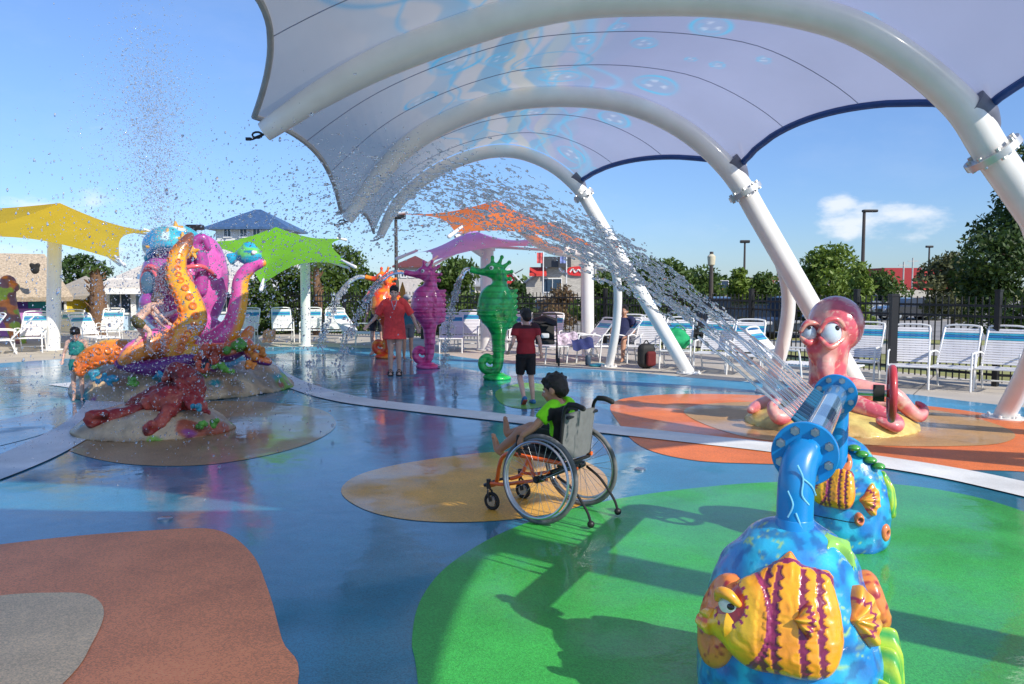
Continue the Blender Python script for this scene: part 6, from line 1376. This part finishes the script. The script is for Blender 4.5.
# lamps, poles
def lamp(px, d, topy, label, head=0, r=.07):
    g = gx(px, d); H = HT(topy, d); t = thing('street_lamp', label, 'street lamp', g, 'parking lot lamps'); MB().tube([g, g+Vector((0, 0, H))], [r*1.2, r*.8], 8).build('pole', mat('lamp_brown', (.06, .05, .045), .6), t)
    if head == 0: MB().box(g+Vector((.35, 0, H-.05)), (.9, .35, .16), None, .04).build('lamp_head', black_metal, t)
    elif head == 1: MB().lathe([(.08, 0), (.15, .05), (.18, .4), (.08, .5), (0, .52)], g+Vector((0, 0, H-.6)), 12).build('lamp_head', mat('lamp_globe', (.6, .55, .4), .4), t)
    else: MB().box(g+Vector((0, 0, H)), (.7, .3, .22), None, .05).build('lamp_head', black_metal, t)
lamp(862, 50, 211, 'tall brown parking lamp rising behind the young tree', 0, .12); lamp(711, 34, 252, 'shorter lamp with a round pale top seen through the spray', 1, .10); lamp(744, 60, 242, 'thin distant lamp between the canopy legs', 2, .09); lamp(928, 80, 247, 'far lamp beside the red store', 2, .1)
lamp(396.5, 29, 217, 'thin grey lamp post behind the orange umbrella edge', 2, .07); lamp(196.5, 33, 228, 'stub of a grey post beside the giant octopus hat', 2, .09)
for px, d, ty, lb in ((903, 70, 262, 'thin utility pole before the red store'), (912, 72, 258, 'second thin utility pole before the red store'), (595, 40, 262, 'slim white pole right of the orange umbrella post')):
    g = gx(px, d); H = HT(ty, d); b = MB(); b.tube([g, g+Vector((0, 0, H))], .07, 8); b.box(g+Vector((0, 0, H-.3)), (.9, .08, .08)); setp(b.build('utility_pole', mat('pole_grey', (.45, .45, .43), .7), base=tuple(g)), lb, 'pole')
# closed yellow parasol
g = gx(402.5, 20.5); g.z = 0; t = thing('closed_parasol', 'folded yellow parasol between the orange and magenta seahorses', 'parasol', g); MB().tube([g, g+Vector((0, 0, 1.7))], .025, 8).build('pole', whitew, t); b = MB(); b.lathe([(.10, .75), (.17, .8), (.14, 1.1), (.07, 1.55), (.01, 1.75)], g, 12); b.build('folded_cloth', sail_mat('parasol_yellow', (.7, .42, .12)), t)
# ---------------------------------------------------------------- cars
def make_car(col, nm, tall=0):
    t = thing('parked_car', 'x', 'car'); L_, W_, h = 4.5, 1.8, 1.45+tall; pm = mat('car_paint_'+nm, col, .25, coat=1, var=.03)
    body = [(-2.25, .35), (-2.22, .75), (-2.0, .86), (-1.25, .95), (1.2, .97), (1.95, .98+tall*.1), (2.2, .9), (2.25, .45), (2.2, .28), (-2.2, .28)]
    b = MB(); xs = np.linspace(0, 1, 3); rg = []
    for y, k in ((-.9, .93), (-.86, 1), (.86, 1), (.9, .93)): rg.append([Vector((x*(.99 if k < 1 else 1), y, .28+(z-.28)*k)) for x, z in body])
    b.rings(rg); b.build('body', pm, t, world=False, sharp=35)
    cab = [(-1.2, .93), (-.55, h-.06), (-.2, h), (.9, h), (1.3, h-.08), (2.0, .95)] if not tall else [(-1.1, .93), (-.6, h-.06), (-.3, h), (1.7, h), (2.0, h-.1), (2.15, .95)]
    b = MB(); b.rings([[Vector((x*k, y, z)) for x, z in [(q[0], q[1]) for q in cab]] for y, k in ((-.70, .97), (-.80, 1))][::-1]+[], cap=True) if False else None
    b.rings([[Vector((x, s_*(.84-.16*(z-.93)/(h-.93)), z)) for x, z in cab] for s_ in (-1, 1)]); b.build('glasshouse', mat('car_glass', (.015, .02, .025), .05, spec=1), t, world=False, sharp=30)
    b = MB(); tz = [q for q in cab if q[1] > h-.12]; b.rings([[Vector((x, s_*.69, z+.012)) for x, z in tz+[(tz[-1][0], tz[-1][1]-.05), (tz[0][0], tz[0][1]-.05)]] for s_ in (-1, 1)]); b.build('roof_panel', pm, t, world=False)
    for x in (-1.4, 1.4):
        for y in (-.82, .82):
            o = MB().tube([(x, y-.1, .33), (x, y+.1, .33)], .33, 22).build('wheel', rubber_black, t, world=False); MB().tube([(x, y-.11, .33), (x, y+.11, .33)], .19, 14).build('hubcap', alu, o, world=False)
    for y in (-.6, .6):
        MB().box((-2.2, y, .70), (.12, .35, .14), None, .03).build('headlight', mat('headlight', (.6, .6, .6), .1, coat=1), t, world=False); MB().box((2.18, y*1.1, .78), (.12, .3, .16), None, .03).build('tail_light', mat('tail_light', (.4, .01, .01), .2, coat=1), t, world=False)
    return t
cars = {'dark': make_car((.02, .022, .03), 'black'), 'suv': make_car((.03, .032, .035), 'charcoal', .3), 'white': make_car((.6, .6, .6), 'white'), 'silver': make_car((.32, .33, .34), 'silver', .25)}
usedc = set()
for kind, px, d, rz, lb in (('suv', 716, 34, 1.2, 'charcoal car parked right of the round topped lamp'), ('dark', 752, 35, 1.3, 'black car parked behind the slim curved canopy leg'), ('suv', 783, 36, 1.25, 'charcoal tall car parked left of the pink octopus'), ('dark', 690, 38, 1.4, 'black car parked behind the spray, leftmost on the right side'), ('dark', 912, 52, 0.1, 'black sedan parked on the road left of the olive tree'), ('white', 932, 54, .1, 'white car parked behind the black sedan'), ('silver', 840, 62, 0, 'silver van parked far behind the pink octopus'), ('white', 880, 70, 0, 'far white car below the red store'), ('dark', 482, 44, .0, 'dark car passing behind the magenta seahorse'), ('dark', 545, 46, .1, 'dark car beyond the fence left of the orange umbrella post'), ('silver', 440, 48, 0, 'silver car beyond the fence behind the magenta seahorse')):
    g = gx(px, d); g.z = -.57
    if kind not in usedc: usedc.add(kind); c = cars[kind]; c.location = g; c.rotation_euler = (0, 0, rz)
    else: c = copy_tree(cars[kind], loc=g, rz=rz)
    c['label'] = lb; c['group'] = 'cars parked beyond the fence'
# ---------------------------------------------------------------- water
wm, nt, pb = newmat('water_drops'); N = nt.nodes; L = nt.links
pb.inputs['Base Color'].default_value = (.95, .97, 1, 1); pb.inputs['Roughness'].default_value = .04; pb.inputs['IOR'].default_value = 1.33; pb.inputs['Transmission Weight'].default_value = .78; pb.inputs['Specular IOR Level'].default_value = .8
phi = (1+5**.5)/2
ICO = np.array([(-1, phi, 0), (1, phi, 0), (-1, -phi, 0), (1, -phi, 0), (0, -1, phi), (0, 1, phi), (0, -1, -phi), (0, 1, -phi), (phi, 0, -1), (phi, 0, 1), (-phi, 0, -1), (-phi, 0, 1)])/np.sqrt(1+phi*phi)
ICF = np.array([(0, 11, 5), (0, 5, 1), (0, 1, 7), (0, 7, 10), (0, 10, 11), (1, 5, 9), (5, 11, 4), (11, 10, 2), (10, 7, 6), (7, 1, 8), (3, 9, 4), (3, 4, 2), (3, 2, 6), (3, 6, 8), (3, 8, 9), (4, 9, 5), (2, 4, 11), (6, 2, 10), (8, 6, 7), (9, 8, 1)])
def drops(name, label, P, Rr, vel=None, stretch=1.0, base=None, extra=None, m=None):
    n = len(P); X = np.tile(ICO, (n, 1, 1))*(1+rng.uniform(-.45, .45, (n, 12, 1)))
    if vel is not None:
        u = vel/np.linalg.norm(vel, axis=1)[:, None]; pr = (X*u[:, None, :]).sum(2, keepdims=True); st = np.broadcast_to(np.asarray(stretch), (n,))[:, None, None]
        X = X+u[:, None, :]*pr*(st-1)
    Vv = (X*Rr[:, None, None]+P[:, None, :]).reshape(-1, 3); Ff = (ICF[None]+12*np.arange(n)[:, None, None]).reshape(-1, 3)
    if extra is not None:
        off_ = len(Vv)
    me = bpy.data.meshes.new(name); me.vertices.add(len(Vv)); me.vertices.foreach_set('co', Vv.astype(np.float32).ravel()); me.loops.add(len(Ff)*3); me.loops.foreach_set('vertex_index', Ff.astype(np.int32).ravel())
    me.polygons.add(len(Ff)); me.polygons.foreach_set('loop_start', np.arange(0, len(Ff)*3, 3, dtype=np.int32)); me.polygons.foreach_set('use_smooth', [True]*len(Ff)); me.update(calc_edges=True); me.materials.append(m or wm)
    o = bpy.data.objects.new(name, me); COL.objects.link(o); setp(o, label, 'water', kind='stuff'); return o
GR = 9.81
# cannon spray: twelve jets leaving the nozzles up and to the left, breaking into drops
PP, RR_, VV, ST = [], [], [], []
b = MB()
hdir = Vector((-.80, .60, 0)).normalized()
for k, (q, d) in enumerate(NOZ):
    v0 = Vector((hdir.x*5.9, hdir.y*5.9, 4.9+random.uniform(-.35, .45)))*random.uniform(.94, 1.05)
    def traj(tt, v, o=Vector((0, 0, 0))): return q+v*tt+Vector((0, 0, -.5*GR*tt*tt))+o
    T0 = random.uniform(.05, .085); b.tube([traj(T0*i/8, v0, Vector((random.uniform(-1, 1), random.uniform(-1, 1), random.uniform(-1, 1)))*.0006*i) for i in range(9)], [.0062*(1+.05*i*random.uniform(-.6, .8)) for i in range(9)], 8, 3, round_=True)
    tt = T0
    while tt < .55:
        for _ in range(2 if tt > .12 else 1):
            v1 = v0*(1+random.gauss(0, .02+.03*tt))+Vector((random.gauss(0, 1), random.gauss(0, 1), random.gauss(0, 1)))*(.10+.25*tt); t_ = tt+random.uniform(0, .02); ln = random.uniform(.004, .017)*(1.3-tt); r_ = random.uniform(.0018, .0068)*(1.2-tt)
            b.tube([traj(t_+ln*i/4, v1, Vector((random.gauss(0, 1), random.gauss(0, 1), random.gauss(0, 1)))*.0035) for i in range(5)], [r_*random.uniform(.35, 1.5) for i in range(5)], 6, 2, round_=True)
        tt += random.uniform(.007, .016)
    n = 1000; u = rng.uniform(0, 1, n); tt = .07+1.45*u**1.1; vv = np.array(v0)[None]*(1+rng.normal(0, 1, (n, 3))*.085*np.clip(tt, .10, 1.)[:, None]*np.array([1.5, 1.5, 1.6])); vv = vv*(1-.05*rng.random((n, 1))*tt[:, None])
    P = np.array(q)[None]+vv*tt[:, None]; P[:, 2] -= .5*GR*tt**2; P += rng.normal(0, 1, (n, 3))*(.004+.12*tt**1.5)[:, None]
    cl_ = rng.random(n) < np.clip(.45-tt*.6, 0, 1); R_ = rng.gamma(1.6, .0014, n)+.0014; R_ = np.where(cl_, R_*1.8, R_); R_ = np.clip(R_, .0014, .0125)*np.clip(.35+tt*1.3, .4, 1)
    ok = P[:, 2] > .01; vel = vv.copy(); vel[:, 2] -= GR*tt; PP.append(P[ok]); RR_.append(R_[ok]); VV.append(vel[ok]); ST.append(np.where(tt < .35, 3.2-4*tt, 1.7)[ok])
setp(b.build('water_jets', wm), 'solid starts of the parallel water jets leaving the cannon nozzles', 'water', kind='stuff')
drops('water_spray', 'arc of flying water drops thrown left from the blue cannon pipe', np.concatenate(PP), np.concatenate(RR_), np.concatenate(VV), np.concatenate(ST))
# tall sprays over the giant octopus
P = []; n = 15000
src = np.array([V(165, 400, 9.6).x, 9.6, .1]); tt = rng.uniform(.1, 1.9, n); v0 = np.stack([rng.normal(-.05, .26, n), rng.normal(0, .35, n), rng.normal(8.7, .5, n)], 1); P1_ = src+v0*tt[:, None]; P1_[:, 2] -= .5*GR*tt**2; ok = P1_[:, 2] > .02
drops('fountain_mist', 'tall plume of fine drops standing over the giant octopus', P1_[ok], (rng.gamma(2., .0012, n)+.0022)[ok])
n = 5600; P2 = np.stack([rng.uniform(-7.6, -1.6, n), rng.uniform(7.2, 11.5, n), rng.uniform(.02, 1, n)**1.0*3.4], 1); keep = rng.random(n) < np.exp(-((P2[:, 0]+4.4)/2.4)**2)*(1.1-P2[:, 2]/4.0)
drops('falling_drops', 'scattered falling drops over the left of the splash pad', P2[keep], (rng.gamma(2.2, .0016, n)+.002)[keep], np.tile([-.25, .1, -1.0], (keep.sum(), 1)), 1.8)
# arcs from the seahorse snouts
def arc(name, label, q, v, T, r0, n=420):
    pts = []; rr = []
    for i in range(16):
        t_ = T*.55*i/15; pts.append(q+v*t_+Vector((0, 0, -.5*GR*t_*t_))+Vector((random.uniform(-1, 1), random.uniform(-1, 1), 0))*.01*i/6); rr.append(r0*(1+.4*random.random()*i/10))
    o = MB().tube(pts, rr, 8, 3, round_=True)
    nn_ = n; tt = rng.uniform(.25, 1, nn_)**.8*T; P = np.array(q)[None]+np.array(v)[None]*tt[:, None]*(1+rng.normal(0, .05, (nn_, 1))); P[:, 2] -= .5*GR*tt**2; P += rng.normal(0, .028, (nn_, 3))*(.5+tt[:, None]*1.6); ok = P[:, 2] > .02
    R_ = rng.gamma(3, .003, nn_)+.005
    X = (ICO[None]*R_[:, None, None]*np.array([1, 1, 1.6])+P[:, None, :])[ok]
    base_ = len(o.v); o.v = list(o.v)+[tuple(p) for p in X.reshape(-1, 3)]; o.f = o.f+[tuple(int(z)+base_+12*i for z in f) for i in range(len(X)) for f in ICF]
    setp(o.build(name, wm, base=tuple(q)), label, 'water', kind='stuff')
arc('water_arc', 'arc of water pouring from the snout of the orange seahorse', sh_o, Vector((-1.7, -.1, .35)), .66, .045); arc('water_arc', 'arc of water pouring from the snout of the magenta seahorse', sh_m, Vector((-2.0, -.1, .35)), .68, .045); arc('water_arc', 'arc of water pouring from the snout of the green seahorse', sh_g, Vector((-.75, -.1, .1)), .65, .035)
for px, py, h, lb in ((310, 395, .5, 'low bubbling jet rising from the pad left of the woman'), (455, 395, .25, 'small splash on the pad under the magenta seahorse'), (200, 432, 1.2, 'thin upright jet beside the red lobster rock')):
    g = G(px, py); n = 130; tt = rng.uniform(0, 1, n); z = h*4*tt*(1-tt); P = np.stack([g.x+rng.normal(0, .05, n)*(.3+z), g.y+rng.normal(0, .05, n), z+.01], 1); drops('pad_jet', lb, P, rng.gamma(3, .0018, n)+.003, np.tile([0, 0, 1.], (n, 1)), 1.6)
